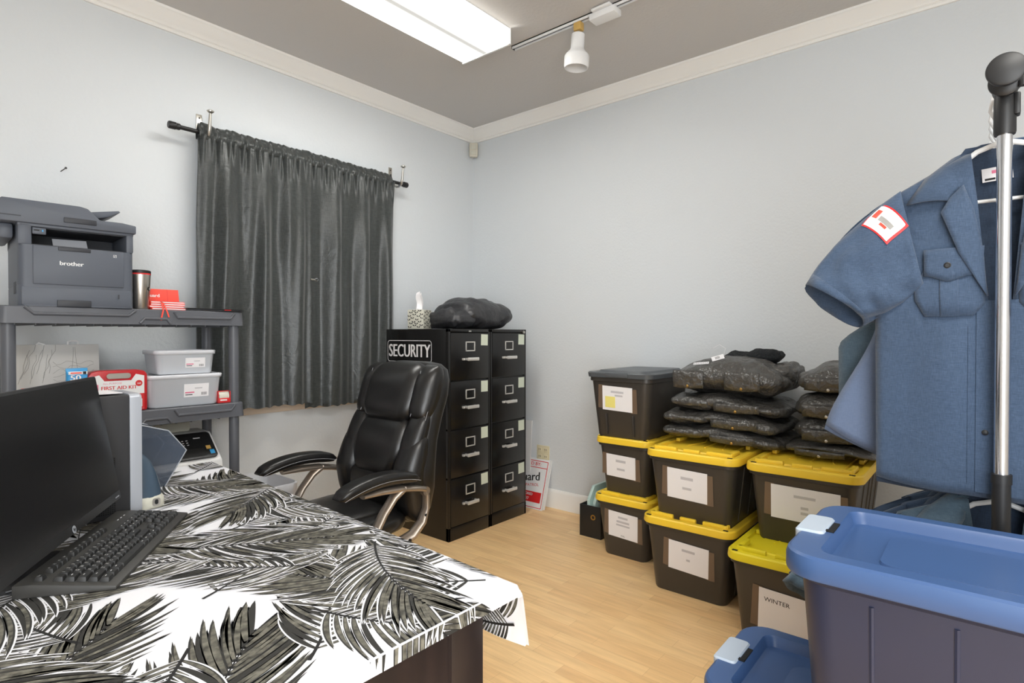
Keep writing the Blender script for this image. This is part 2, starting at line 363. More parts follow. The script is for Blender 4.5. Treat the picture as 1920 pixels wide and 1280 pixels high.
# ceiling light: wraparound fluorescent fixture
t = thing('ceiling_light', 'lit white fluorescent ceiling fixture with a rectangular diffuser', 'ceiling light', (1.79, 2.2, 2.862))
g = G()
g.box((0, 0, .076), (1.22, .16, .025), bev=.003)
g.box((0, 0, .084), (1.22, .35, .006)); obj('housing', g, 'white', t)
for s in (-1, 1):
    g = G(); g.box((s * .612, 0, .042), (.006, .362, .092), bev=.002); g.box((s * .607, 0, -.002), (.014, .362, .006), bev=.001); obj('end_cap', g, 'white', t)
g = G(); g.loft([[Vector((x, y, z)) for y, z in ((-.178, .082), (-.179, .01), (-.17, 0), (.17, 0), (.179, .01), (.178, .082), (.172, .082), (.172, .006), (-.172, .006), (-.172, .082))] for x in (-.603, .603)]); obj('diffuser', g, 'lamp', t)
# track lighting
t = thing('track_rail', 'slim white ceiling track running past the light fixture', 'track', (2.57, 0, ZC))
g = G(); g.box((-.012, .5, -.009), (.006, 3.28, .018)); g.box((.012, .5, -.009), (.006, 3.28, .018)); g.box((0, .5, -.003), (.03, 3.28, .006)); obj('rail', g, 'white', t)
g = G(); g.box((0, .5, -.0085), (.017, 3.27, .004)); g.box((0, 2.14, -.009), (.03, .004, .018)); obj('contact_strip', g, 'printerdark', t)
t = thing('track_feed_box', 'white rectangular feed box clipped on the ceiling track', 'feed box', (2.57, 1.53, ZC - .019))
g = G(); g.box((0, 0, -.017), (.075, .15, .034), bev=.006); obj('box', g, 'white', t)
g = G(); g.box((0, 0, .008), (.10, .11, .014), bev=.004); obj('cover', g, 'white', t)
t = thing('spotlight', 'white bell shaped spotlight hanging from the ceiling track by a tan adapter', 'spotlight', (2.57, 1.69, ZC - .019))
g = G(); g.box((0, 0, -.022), (.04, .045, .044), bev=.006); obj('adapter', g, 'tan', t)
T = Matrix.Translation((0, .002, -.045)) @ Matrix.Rotation(R(4), 4, 'X')
g = G(); g.cyl((0, 0, .006), (0, 0, -.02), .008); g.xf(T); obj('swivel', g, 'nickel', t)
g = G(); g.lathe([(.03, -.012), (.035, -.016), (.036, -.085), (.04, -.098), (.062, -.122), (.066, -.13), (.066, -.178), (.062, -.190), (.058, -.190), (.058, -.15), (.03, -.11)], 32); g.xf(T); sh = obj('lamp_shade', g, 'white', t)
g = G()
for k in range(8):
    a = k * PI / 4; g.cyl((.02 * math.cos(a), .02 * math.sin(a), -.0115), (.02 * math.cos(a), .02 * math.sin(a), -.0125), .004, n=8)
g.xf(T); obj('vent_hole', g, 'ink', t)

# ------------------------------------------------------------------ curtains
RY, RZ = 3.205, 2.345
t = thing('curtain_rod', 'black curtain rod above the window with knobbed ends', 'curtain rod', (0, RY, RZ))
g = G(); g.cyl((1.16, 0, 0), (2.62, 0, 0), .011); obj('rod', g, 'blackplastic', t)
for s, x in ((-1, 1.15), (1, 2.63)):
    g = G(); T = face_T((x, 0, 0), (0, 1, 0), (s, 0, 0)); g.lathe([(.014, -.022), (.0165, -.018), (.0165, -.006), (.0145, -.003), (.019, 0), (.019, .03), (.016, .034)], 24, T=T); obj('finial', g, 'blackplastic', t)
def bracket(x, label):
    t = thing('curtain_bracket', label, 'bracket', (x, Y0, RZ), group='curtain brackets')
    g = G(); g.box((0, -.003, .075), (.03, .006, .10), bev=.002); g.cyl((0, -.006, .105), (0, -.008, .105), .004, m=1); g.cyl((0, -.006, .055), (0, -.008, .055), .004, m=1); obj('wall_plate', g, ['nickel', 'ink'], t)
    pts = [(0, 0, .03), (0, -.03, .0), (0, -.075, -.022), (0, -.10, -.024), (0, -.125, -.012), (0, -.137, .02), (0, -.142, .07), (0, -.146, .095)]
    g = G(); g.tube(pts, [.007, .008, .008, .009, .009, .009, .0075, .0065], 10); obj('hook', g, 'nickel', t)
    g = G(); T = face_T((0, -.146, .095), (1, 0, 0), (0, -.1, 1)); g.lathe([(.007, 0), (.012, .004), (.017, .008), (.018, .014), (.012, .018)], 20, T=T); obj('knob', g, 'nickel', t)
bracket(1.300, 'nickel holdback hook carrying the left end of the curtain rod')
bracket(2.585, 'nickel holdback hook carrying the right end of the curtain rod')
def curtain(x0, x1, label, seed, zb):
    t = thing('curtain', label, 'curtain', (0, 0, 0))
    W = x1 - x0
    def fold(u, v):
        uu = u * W
        a = .2 + .8 * min(1, v * 3)
        f = .033 * math.sin(uu * 31 + seed + 2.2 * noise.noise(Vector((uu * 2.3, v * .8, seed)))) + .013 * math.sin(uu * 57 + seed * 2.1 + 2.6 * v) * (.4 + .6 * (1 - v)) + .004 * math.sin(uu * 83 + seed)
        f += .020 * noise.noise(Vector((uu * 5, v * 2.2, seed)))
        ruff = (1 - min(1, v * 9)) * (.011 * math.sin(uu * 150 + seed) + .007 * math.sin(uu * 233))
        inner = (1 - u) if seed < 2 else u; k = min(1, inner * W / .07); k = k * k * (3 - 2 * k)      # meeting edges lie flat, left over right
        return (a * f * (1 - .25 * v) + ruff) * (.12 + .88 * k) + (1 - k) * (-.012 if seed < 2 else .012)
    def fn(u, v):
        x = x0 + u * W - (0.02 if seed < 2 else 0) * v * (1 - u) + .006 * noise.noise(Vector((u * 4, v * 3, seed + 4)))
        z = (RZ - .012) * (1 - v) + zb * v + (.004 * math.sin(u * 60 + seed) if v > .98 else 0)
        y = RY - .024 + fold(u, v)
        return Vector((x, min(y, 3.24), z))
    g = G(); g.grid(fn, 150, 60); cu = obj('panel', g, 'curtain', t, 180)
    s = cu.modifiers.new('s', 'SOLIDIFY'); s.thickness = .003
    # gathered header around the rod
    rings = []
    for i in range(161):
        u = i / 160; x = x0 + u * W; ph = math.sin(u * W * 150 + seed) * .0045 + math.sin(u * W * 233) * .003; top = .030 + .012 * noise.noise(Vector((u * 9, seed, 0)))
        rings.append([Vector((x, RY - .020 - ph, RZ - .035)), Vector((x, RY - .024 - ph, RZ - .012)), Vector((x, RY - .021 - ph, RZ + .006)), Vector((x, RY - .012 - ph * .5, RZ + .018)), Vector((x + ph * .6, RY - .006, RZ + .018 + top * .5)), Vector((x + ph, RY - .002 + ph, RZ + .018 + top)), Vector((x + ph, RY + .003 + ph, RZ + .018 + top)), Vector((x, RY + .010, RZ + .018)), Vector((x, RY + .020, RZ + .006)), Vector((x, RY + .022, RZ - .012)), Vector((x, RY + .020, RZ - .035))])
    g = G(); g.loft(rings, cap0=False, cap1=False); obj('header', g, 'curtain', t, 180)
    g = G(); g.grid(lambda u, v: fn(u, .955 + .045 * v) + Vector((0, -.004, 0)), 150, 2); h = obj('hem', g, 'curtain', t, 180)
    return t
curtain(1.255, 1.894, 'charcoal curtain panel on the left half of the window, nearer the metal shelf rack', 1.0, .865)
curtain(1.854, 2.525, 'charcoal curtain panel on the right half of the window, nearer the filing cabinets', 5.3, .835)
t = thing('binder_clip', 'small silver clip pinching the two curtain panels together', 'clip', (1.872, 3.125, 1.61))
g = G(); g.box((0, 0, 0), (.028, .012, .010), bev=.002); obj('jaw', g, 'nickel', t)
g = G(); g.tube([(.012, -.006, .006), (.022, -.012, .008), (.03, -.012, 0), (.022, -.012, -.008), (.012, -.006, -.006)], .0015, 6); obj('handle', g, 'chrome', t)

# ------------------------------------------------------------------ filing cabinets
def cabinet(x, label, sticker, lock):
    Wd, Dp, Ht = .378, .672, 1.316
    t = thing('filing_cabinet', label, 'filing cabinet', (x, 2.552, 0), group='four drawer filing cabinets')
    g = G(); b = .018
    g.box((Wd / 2, Dp / 2 + .012, Ht / 2), (Wd, Dp - .024, Ht), bev=.003)
    for xx in (.008, Wd - .008): g.box((xx, .012, Ht / 2), (.016, .024, Ht), bev=.002)
    g.box((Wd / 2, .012, Ht - .010), (Wd, .024, .020), bev=.002); g.box((Wd / 2, .012, .042), (Wd, .024, .084), bev=.002)
    for k in range(1, 4): g.box((Wd / 2, .016, .084 + k * .303), (Wd, .012, .012), m=0)
    if sticker:
        T = face_T((-.0008, Dp - .30, 1.172), (0, -1, 0), (-1, 0, 0))
        fr = rrect(.44, .142, .022); inn = rrect(.432, .134, .018)
        g.loft([[T @ Vector((x_, y_, 0)) for x_, y_ in fr], [T @ Vector((x_, y_, 0)) for x_, y_ in inn]], 1, False, False)
        g.text('SECURITY', .118, T @ Matrix.Translation((0, -.001, 0)), 1, sx=.79, bold=.0032)
    obj('body', g, ['blackmetal', 'paper'], t)
    for k in range(4):
        z0 = .086 + k * .303; zc = z0 + .148
        g = G(); g.box((Wd / 2, .006, zc), (Wd - .034, .016, .294), bev=.002); d = obj('drawer', g, 'blackmetal', t)
        g = G()
        for s in (-1, 1): g.box((Wd / 2 + s * .042, -.015, zc - .018), (.014, .03, .016), bev=.003)
        g.box((Wd / 2, -.030, zc - .018), (.104, .013, .022), bev=.005); g.box((Wd / 2 - .066, -.008, zc - .018), (.014, .016, .014), bev=.002); obj('handle', g, 'handle', d)
        g = G(); zz = zc + .062
        for a in ((0, .0275, .085, .007), (0, -.0275, .085, .007), (-.039, 0, .007, .06), (.039, 0, .007, .06)): g.box((Wd / 2 + a[0], -.004, zz + a[1]), (a[2], .005, a[3]), bev=.001)
        obj('label_holder', g, 'handle', d)
        g = G(); g.box((Wd - .056, -.003, zc + .103), (.064, .0015, .072), rot=(0, .02 * (k - 1.5), 0)); obj('index_card', g, 'note', d)
    if lock:
        g = G(); g.cyl((Wd - .03, .0, Ht - .018), (Wd - .03, -.008, Ht - .018), .010); obj('lock', g, 'nickel', t)
    else:
        g = G(); g.box((Wd / 2, -.001, Ht - .014), (.022, .002, .008)); obj('latch_badge', g, 'nickel', t)
cabinet(2.442, 'black four-drawer filing cabinet with the SECURITY sticker on its side', True, False)
cabinet(2.826, 'black four-drawer filing cabinet nearer the room corner, with a round lock at top', False, True)
# tissue box
t = thing('tissue_box', 'floral patterned tissue box with a tissue sticking out, on the filing cabinet', 'tissue box', (2.54, 2.93, 1.3165), rz=R(20))
g = G(); g.box((0, 0, .064), (.118, .118, .128), bev=.004)
rr = random.Random(3)
for T in (face_T((0, -.0595, .064), (1, 0, 0), (0, -1, 0)), face_T((-.0595, 0, .064), (0, -1, 0), (-1, 0, 0))):
    for s in range(4):
        ox = -.042 + .028 * s; pts = [(ox + .010 * math.sin(q * 2 + s), -.056 + q * .024 + .011 * (s % 2)) for q in range(5)]
        for q in range(5):
            for sg in (-1, 1):
                a = PI / 2 + sg * (.7 + .3 * rr.random()); L = .019; p = pts[q]
                e = (p[0] + L * math.cos(a), p[1] + L * math.sin(a)); nx, ny = -math.sin(a) * .0042, math.cos(a) * .0042; mx, my = (p[0] * .5 + e[0] * .5), (p[1] * .5 + e[1] * .5)
                poly = [p, (mx + nx, my + ny), e, (mx - nx, my - ny)]
                poly = [(max(-.057, min(.057, a_)), max(-.06, min(.06, b_))) for a_, b_ in poly]
                g.poly([T @ Vector((a_, b_, .0004)) for a_, b_ in poly], 1)
obj('box', g, ['cream', 'ink'], t)
g = G()
g.grid(lambda u, v: Vector(((u - .5) * (.075 - .05 * v) + .012 * math.sin(v * 5), .018 * math.sin(u * 9 + v * 2) * (1 - .3 * v), .122 + .115 * v + .012 * math.sin(u * 7))), 20, 12)
o = obj('tissue', g, 'paper', t, 180); o.modifiers.new('s', 'SOLIDIFY').thickness = .001
# bag
t = thing('folded_jacket', 'bundled shiny black nylon jacket lying on top of the filing cabinets', 'jacket', (2.885, 2.82, 1.3165))
g = G(); puff(g, (.05, 0, .10), (.50, .42, .235), 2.15, 72, 36, .020, 6, 3, amp2=.028, fr2=14, flatbot=-.098); obj('body', g, 'nylon2', t, 180)
g = G(); puff(g, (-.21, -.04, .065), (.20, .32, .14), 2.3, 40, 20, .02, 11, 8, amp2=.035, fr2=26, flatbot=-.061); obj('sleeve', g, 'nylon2', t, 180)
# signs leaning on the right wall by the cabinet
def lean_sign(x, y0, wdt, h, label, text=False, m='white', dx=.1):
    ang = math.asin(dx / h)
    t = thing('yard_sign', label, 'sign', (x, y0 + wdt / 2, 0), rot=(0, ang, 0), group='signs leaning on the right wall')
    g = G(); g.box((0.004, 0, h / 2 + .001), (.008, wdt, h)); s = g
    if text:
        T = face_T((-.0006, 0, h / 2), (0, -1, 0), (-1, 0, 0)); a, b = wdt / 2 - .012, h / 2 - .012
        for (cx, cy, sx, sy) in ((0, b, 2 * a, .005), (0, -b, 2 * a, .005), (-a, 0, .005, 2 * b), (a, 0, .005, 2 * b), (0, b - .048, 2 * a, .005)):
            g.box((cx, cy, 0), (sx, sy, .0008), m=1, T=T)
        T2 = T @ Matrix.Translation((0, 0, .0006))
        g.text('PATROLLED BY:', .034, T2 @ Matrix.Translation((.0, b - .024, 0)), 1, sx=1.15, bold=.0008)
        g.text('uard', .088, T2 @ Matrix.Translation((a - .13, .045, 0)) @ Matrix.Rotation(R(8), 4, 'Z'), 2, bold=.002)
        g.text('SECURITY PATROL', .030, T2 @ Matrix.Translation((.01, -.022, 0)) @ Matrix.Rotation(R(8), 4, 'Z'), 1, sx=1.1)
        g.box((0, -.095, .0002), (2 * a - .03, .075, .0008), m=1, T=T)
        g.text('MONITORED', .026, T2 @ Matrix.Translation((.03, -.078, .0006)), 3, bold=.0006); g.text('24/7', .03, T2 @ Matrix.Translation((.05, -.112, .0006)), 3, bold=.0008)
    obj('panel', g, [m, 'red', 'ink', 'white'], t)
lean_sign(3.315, 2.497, .42, .36, 'white and red patrol sign in front of the stack beside the cabinet', True, dx=.105)
for k in range(2): lean_sign(3.329 + .012 * k, 2.496 - .004 * k, .42, .36, ['plain white sign edge just behind the patrol sign', 'white sign edge nearest the wall behind the patrol sign'][k], dx=.101)
lean_sign(3.372, 2.66, .3, .63, 'tall narrow white board standing behind the patrol signs by the cabinet', dx=.04)

# ------------------------------------------------------------------ office chair (faces the desk, towards -X)
t = thing('office_chair', 'black leather high-back office chair with padded bronze-grey loop arms', 'chair', (1.62, 2.165, 0))
def xf(z):
    K = [(.40, .02), (.55, -.015), (.66, -.03), (.80, .01), (.90, .05), (1.0, .09), (1.15, .135), (1.3, .16)]
    for (a, b), (c, d) in zip(K, K[1:]):
        if z <= c: return b + (d - b) * (z - a) / (c - a)
    return K[-1][1]
def pad(g, z0, z1, w, th, y=0, dx=0, n=12, wb=None, wt=None, e=.5, m=0, rr=.5):
    """upright cushion: lofted cross sections that close softly at both ends"""
    rings = []
    for k in range(n + 1):
        s = -1 + 2 * k / n; c = max(.06, (1 - abs(s) ** 2.6) ** e); v = k / n; z = z0 + (z1 - z0) * v
        ww = (wb if wb is not None else w) * (1 - v) + (wt if wt is not None else w) * v if (wb or wt) else w
        ww = ww + (w - (ww if (wb or wt) else w)) * (1 - abs(s)) if (wb or wt) else w
        rings.append([Vector((xf(z) + dx + py, y + px, z)) for px, py in rrect(ww * (.55 + .45 * c), th * c, th * c * rr, 6)])
    return g.loft(rings, m)
# shell behind the cushions
g = G(); rings = []
for z, hw, th in ((.42, .12, .05), (.44, .19, .08), (.50, .245, .10), (.60, .285, .11), (.70, .288, .11), (.80, .268, .11), (.90, .257, .11), (1.0, .255, .11), (1.07, .248, .10), (1.115, .225, .09), (1.14, .18, .07), (1.15, .11, .04)):
    rings.append([Vector((xf(z) + .085 + py, px, z)) for px, py in rrect(2 * hw, th, min(.045, th * .45), 6)])
g.loft(rings); back = obj('backrest', g, 'leather', t, 60)
g = G(); pad(g, .875, 1.15, .365, .15, 0, .022, 16); obj('head_pillow', g, 'leather', back, 60)
for s in (-1, 1):
    g = G(); pad(g, .89, 1.14, .135, .135, s * .195, .035, 16); obj('head_wing', g, 'leather', back, 60)
g = G(); pad(g, .635, .915, .345, .10, 0, .02, 14, wb=.26, wt=.36); obj('middle_cushion', g, 'leather', back, 60)
for s in (-1, 1):
    g = G(); pad(g, .66, .935, .12, .095, s * .205, .03, 14); obj('middle_wing', g, 'leather', back, 60)
g = G(); pad(g, .44, .69, .38, .11, 0, .03, 14); obj('lumbar_cushion', g, 'leather', back, 60)
for s in (-1, 1):
    g = G(); pad(g, .45, .84, .15, .135, s * .212, .035, 18); obj('side_bolster', g, 'leather', back, 60)
# stitching
g = G()
for s in (-1, 1):
    g.tube([(xf(z) - .016, s * (.181 + .004 * math.sin(z * 9)), z) for z in [.915 + .02 * k for k in range(11)]], .0012, 5)
    for o in (0, .008): g.tube([(xf(z) + .012 + o * .7, s * (.246 + o - .06 * max(0, (z - 1.06) / .09) ** 2), z) for z in [.70 + .02 * k for k in range(22)]], .0011, 5)
obj('stitching', g, 'stitch', back)
# seat
g = G(); puff(g, (-.23, 0, .475), (.50, .51, .125), 2.8, 48, 24, .006, 5, 2); seat = obj('seat', g, 'leather', t, 180)
g = G(); puff(g, (-.25, 0, .515), (.40, .40, .08), 2.4, 40, 20, .008, 7, 5); obj('seat_cushion', g, 'leather', seat, 180)
g = G(); g.box((-.20, 0, .40), (.30, .26, .04), bev=.01); obj('seat_plate', g, 'blackplastic', t)
for s in (-1, 1):
    y = s * .305
    g = G()
    g.tube([(.03, y * .93, .60), (.01, y * .97, .618), (-.04, y, .632), (-.12, y, .648), (-.22, y, .655), (-.30, y, .652)], [.02, .026, .028, .03, .03, .02], 12, flat=.5, upv=(0, 0, 1))
    g.tube([(-.10, y, .648), (-.15, y, .615), (-.20, y, .56), (-.24, y, .50), (-.26, y, .44), (-.24, y * .85, .40), (-.2, y * .4, .395)], [.030, .026, .025, .026, .028, .026, .02], 14, flat=.55, upv=(1, 0, .6))
    g.tube([(.015, y * .95, .62), (.035, y * .95, .585), (.035, y * .95, .53), (.015, y * .95, .475), (-.03, y * .93, .43), (-.09, y * .85, .40), (-.15, y * .4, .39)], [.020, .024, .025, .027, .028, .026, .02], 14, flat=.55, upv=(1, 0, -.3))
    fr = obj('arm_frame', g, 'bronze', t, 60)
    g = G()
    for p in ((.022, y * .95 + (-1) * .018, .505), (-.055, y * .9 - .02, .415)): g.cyl(p, (p[0], p[1] - .006, p[2]), .007, n=12)
    g.cyl((.026, y * .94 - .024, .607), (.026, y * .94 + .024, .607), .019, n=16, m=1)
    obj('arm_bolt', g, ['blackplastic', 'bronze'], fr)
    g = G(); rings = []
    for k in range(19):
        v = k / 18; q = -1 + 2 * v; c = max(.12, (1 - abs(q) ** 6) ** .5); x = -.415 + .385 * v; z = .672 + .03 * (1 - (2 * v - 1.1) ** 2)
        rings.append([Vector((x, y + px, z + py)) for px, py in rrect(.088 * (.5 + .5 * c), .05 * c, .02 * c, 5)])
    g.loft(rings); ap = obj('arm_pad', g, 'leather', t, 60)
    g = G(); g.tube([(-.405 + .365 * k / 14, y - .0445, .668 + .03 * (1 - (2 * (k / 14) - 1.1) ** 2)) for k in range(15)], .001, 5); obj('stitching', g, 'stitch', ap)
g = G(); g.cyl((-.2, 0, .40), (-.2, 0, .22), .025); g.cyl((-.2, 0, .24), (-.2, 0, .11), .03); obj('gas_column', g, 'blackplastic', t)
for k in range(5):
    a = 2 * PI * k / 5 + .3; c, s_ = math.cos(a), math.sin(a)
    g = G(); g.tube([(-.2, 0, .12), (-.2 + .16 * c, .16 * s_, .105), (-.2 + .30 * c, .30 * s_, .075)], [.03, .026, .018], 10); l = obj('base_leg', g, 'blackplastic', t)
    g = G(); q = Vector((-.2 + .30 * c, .30 * s_, .029))
    for o in (-1, 1): g.cyl(q + Vector((-s_, c, 0)) * (o * .012 - .008), q + Vector((-s_, c, 0)) * (o * .012 + .008), .029, n=18)
    g.cyl(q, q + Vector((0, 0, .05)), .008); obj('caster', g, 'blackplastic', l)

# trash can between the desk and the window wall
t = thing('trash_can', 'white-lined waste bin on the floor behind the desk, by the shelf rack', 'trash can', (1.42, 2.86, 0))
g = G(); g.loft([ring(.15, .29, .05, 0), ring(.16, .30, .05, .005), ring(.215, .365, .06, .53)], cap1=False); o = obj('bin', g, 'printerdark', t); o.modifiers.new('s', 'SOLIDIFY').thickness = .003
g = G()
def wav(r, a, s): return [p + Vector((0, 0, a * noise.noise(p * s))) for p in r]
g.loft([wav(ring(.219, .369, .06, .42, 8), .02, 20), wav(ring(.225, .375, .06, .49, 8), .004, 30), ring(.228, .378, .06, .533, 8), ring(.21, .36, .055, .537, 8), wav(ring(.19, .34, .05, .46, 8), .01, 30), wav(ring(.17, .31, .05, .30, 8), .01, 30)], cap0=False, cap1=False)
obj('bin_liner', g, 'liner', t, 70)

# ------------------------------------------------------------------ grey plastic shelf rack
SX0, SX1, SY0, SY1 = .398, 1.298, 2.78, 3.165
t = thing('shelf_rack', 'dark grey plastic shelf rack with round posts in front of the window wall', 'shelf', (0, 0, 0))
STOP = (1.388, .953, .52, .09)
for z in STOP:
    g = G(); w_, d_ = SX1 - SX0, SY1 - SY0; cx, cy = (SX0 + SX1) / 2, (SY0 + SY1) / 2
    g.loft([ring(w_ + .008, d_ + .008, .03, z - .066, 5, cx, cy), ring(w_, d_, .03, z - .004, 5, cx, cy), ring(w_ - .008, d_ - .008, .028, z, 5, cx, cy), ring(w_ - .05, d_ - .05, .02, z, 5, cx, cy), ring(w_ - .052, d_ - .052, .02, z - .003, 5, cx, cy)], cap0=False)
    g.loft([ring(w_ - .01, d_ - .01, .028, z - .066, 5, cx, cy), ring(w_ - .014, d_ - .014, .028, z - .008, 5, cx, cy)], cap0=False)
    sh_ = obj('shelf', g, 'shelfplastic', t, 30)
    g = G()
    def X(u): return SX0 + (SX1 - SX0) * u
    for a in ([(.085, .0), (.115, -.026), (.46, -.026), (.487, -.005)], [(.505, -.058), (.525, -.037), (.62, -.037), (.638, -.058)], [(.655, -.005), (.67, -.03), (.925, -.03), (.945, -.006)]):
        g.tube([(X(u), SY0 - .003 - .004 * (-zz / .066), z + zz - .003) for u, zz in a], .0065, 8)
    obj('ridge', g, 'shelfplastic', sh_, 30)
    g = G()
    for k in range(14): g.box((SX0 + .05 + k * .0615, cy, z - .06), (.004, d_ - .03, .025))
    obj('rib', g, 'shelfplastic', sh_)
for x, y in ((.432, 2.815), (1.262, 2.815), (.432, 3.125), (1.262, 3.125)):
    g = G()
    for a, b in zip((0,) + STOP[::-1][:-1], STOP[::-1]):
        zb = a; zt = b - .06
        if zt > zb + .03: g.lathe([(.021, zb), (.0225, zb + .02), (.0225, zt - .02), (.021, zt)], 24, T=Matrix.Translation((x, y, 0)), m=0)
    obj('post', g, 'shelfplastic', t)

# desktop printer on the top shelf
t = thing('desktop_printer', 'slate grey multifunction laser printer on the top shelf', 'printer', (.458, 2.795, 1.3885), rz=R(-4))
W, D = .372, .34
g = G()
g.loft([ring(W, D, .025, 0, 5, W / 2, D / 2), ring(W, D, .025, .075, 5, W / 2, D / 2), ring(W - .002, D, .025, .078, 5, W / 2, D / 2), ring(W, D, .025, .081, 5, W / 2, D / 2), ring(W, D, .025, .232, 5, W / 2, D / 2)])
g.box((W / 2, D - .05, .27), (W, .10, .08), bev=.01); g.box((.0215, D / 2, .272), (.043, D, .085), bev=.008); g.box((W - .0135, D / 2, .272), (.027, D, .085), bev=.008)
g.box((W / 2, D / 2, .308), (W, D, .014), bev=.003)
obj('body', g, 'printer', t, 30)
g = G(); g.box((.19, .235, .268), (.30, .012, .07)); g.box((.19, .12, .234), (.30, .22, .004)); g.box((.19, .12, .300), (.30, .22, .004)); obj('output_slot', g, 'printerdark', t)
g = G(); g.prism([(-.055, -.03), (.055, -.03), (.055, .02), (-.055, .02)], .003, face_T((.165, .05, .252), (1, 0, .03), (0, -.8, .6))); obj('output_flap', g, 'silver', t)
g = G(); g.box((.19, -.001, .158), (.292, .008, .148), bev=.003); fp = obj('front_door', g, 'printer', t)
g = G(); g.box((.172, -.004, .224), (.104, .006, .014), bev=.002); obj('door_pull', g, 'printerdark', fp)
g = G(); T = face_T((.162, -.0055, .168), (1, 0, 0), (0, -1, 0)); g.text('brother', .023, T, 0, sx=1.05, bold=.0007); obj('logo', g, 'white', fp)
g = G(); T = face_T((.305, -.0055, .212), (1, 0, 0), (0, -1, 0))
for a in ((0, .0045, .011, .0012), (0, -.0045, .011, .0012), (-.005, 0, .0012, .010), (.005, 0, .0012, .010), (0, 0, .0015, .008)): g.box((a[0], a[1], 0), (a[2], a[3], .0004), T=T, rot=(0, 0, -.8 if a[3] == .008 else 0))
obj('icon', g, 'white', fp)
g = G(); g.box((W / 2, .005, .038), (W - .02, .012, .070), bev=.004); tr = obj('paper_tray', g, 'printer', t)
g = G(); g.box((.17, -.003, .012), (.108, .008, .026), bev=.002); obj('tray_pull', g, 'printerdark', tr)
g = G(); g.box((.318, -.002, .046), (.004, .003, .018)); obj('paper_gauge', g, 'printerdark', tr)
g = G(); g.box((.064, .004, .286), (.042, .012, .026), bev=.004); sl = obj('card_reader', g, 'printer', t)
g = G(); g.box((.056, -.0025, .288), (.016, .002, .004)); obj('usb_slot', g, 'ink', sl); g = G(); g.box((.074, -.0025, .287), (.004, .002, .007)); obj('indicator', g, 'lightblue', sl)
g = G()
for k in range(12): g.box((-.0005, .05 + .006 * k, .07), (.002, .003, .045))
obj('side_vent', g, 'printerdark', t)
# scanner unit with sheet feeder
g = G()
g.prism([(-.05, .312), (W + .008, .312), (W + .008, .345), (W - .04, .352), (.255, .352), (.215, .392), (.19, .398), (-.045, .398), (-.052, .385)], D + .01, face_T((0, D, 0), (1, 0, 0), (0, -1, 0)), bev=.004)
g.box((-.028, D / 2 + .02, .283), (.044, D * .85, .06), bev=.012); g.box((W + .004, .2, .285), (.012, .2, .05), bev=.004)
sc = obj('scanner', g, 'printer', t, 30)
g = G(); g.box((-.02, -.011, .335), (.06, .002, .003)); g.box((.19, -.006, .330), (.36, .006, .004)); g.box((.19, -.012, .338), (.105, .006, .020), bev=.002); obj('scanner_seam', g, 'printerdark', sc)
g = G(); g.prism([(.215, .393), (.34, .418), (.345, .412), (.30, .386), (.255, .372)], .21, face_T((0, .30, 0), (1, 0, 0), (0, -1, 0)), bev=.002); obj('feeder_tray', g, 'printer', sc, 30)
g = G(); g.prism([(.255, .356), (.35, .349), (.35, .353), (.275, .372)], .19, face_T((0, .29, 0), (1, 0, 0), (0, -1, 0))); obj('feeder_output', g, 'printerdark', sc, 30)

# tumbler, notebooks, folder
t = thing('travel_tumbler', 'brushed steel travel tumbler with black lid on the top shelf', 'tumbler', (.872, 2.825, 1.3885))
g = G(); g.lathe([(.028, 0), (.030, .003), (.037, .148), (.037, .150)], 32); cu = obj('cup', g, 'steel', t)
g = G(); g.lathe([(.0375, .149), (.0378, .151), (.0378, .154), (.037, .155)], 32); obj('red_ring', g, 'red', t)
g = G(); g.lathe([(.037, .154), (.038, .157), (.038, .165), (.034, .168), (.033, .164)], 32); obj('lid', g, 'blackplastic', t)
g = G(); T = face_T((.0225, -.0265, .088), (.77, .64, 0), (.64, -.77, .04)); g.lathe([(.0085, 0), (.0085, .0012)], 20, T=T); g.lathe([(.006, .0012), (.006, .0016)], 16, T=T @ Matrix.Translation((.003, 0, 0)), m=1); obj('emblem', g, ['ink', 'steel'], cu)
NB = ['bottom red notebook of the flat stack on the top shelf', 'red notebook second from the bottom of the flat stack', 'red notebook second from the top of the flat stack', 'top red notebook of the flat stack beside the tumbler']
def notebook(loc, rz, label, rot=None, word=False):
    t = thing('red_notebook', label, 'notebook', loc, rz, group='red notebooks on the top shelf', rot=rot)
    g = G(); g.box((0, 0, .0012), (.14, .10, .0018), bev=.0008); g.box((0, 0, .0083), (.14, .10, .0018), bev=.0008); g.box((-.0695, 0, .0047), (.002, .10, .0085), bev=.0008)
    if word:
        g.text('uard', .022, Matrix.Translation((-.030, .018, .0094)), 1, bold=.0006); g.box((.022, 0, .0093), (.0012, .10, .0005), m=2)
    obj('cover', g, ['orangered', 'white', 'red'], t)
    g = G(); g.box((.0005, 0, .0047), (.136, .096, .0056)); obj('pages', g, 'paper', t)
    return t
for k in range(4): n = notebook((.972 + (.004, -.002, .002, .0)[k], 2.855 + .002 * k, 1.3887 + .0095 * k), (.03, -.02, .01, .05)[k], NB[k])
g = G(); g.tube([(-.03, -.048, .0075), (-.033, -.062, .004), (-.034, -.085, -.03), (-.045, -.088, -.075)], .0035, 6, flat=.25, upv=(0, 1, .2)); g.tube([(-.028, -.048, .0075), (-.028, -.064, .002), (-.02, -.086, -.035), (-.012, -.087, -.062)], .0035, 6, flat=.25, upv=(0, 1, .2)); obj('ribbon', g, 'orangered', n)
notebook((.995, 2.948, 1.4215), 0, 'red notebook standing tilted behind the flat stack', rot=(R(76), 0, R(-2)), word=True).location.z = 1.4385
t = thing('document_folder', 'thin black folder with a red tab overhanging the top shelf corner', 'folder', (1.175, 2.90, 1.3885), rz=R(-3))
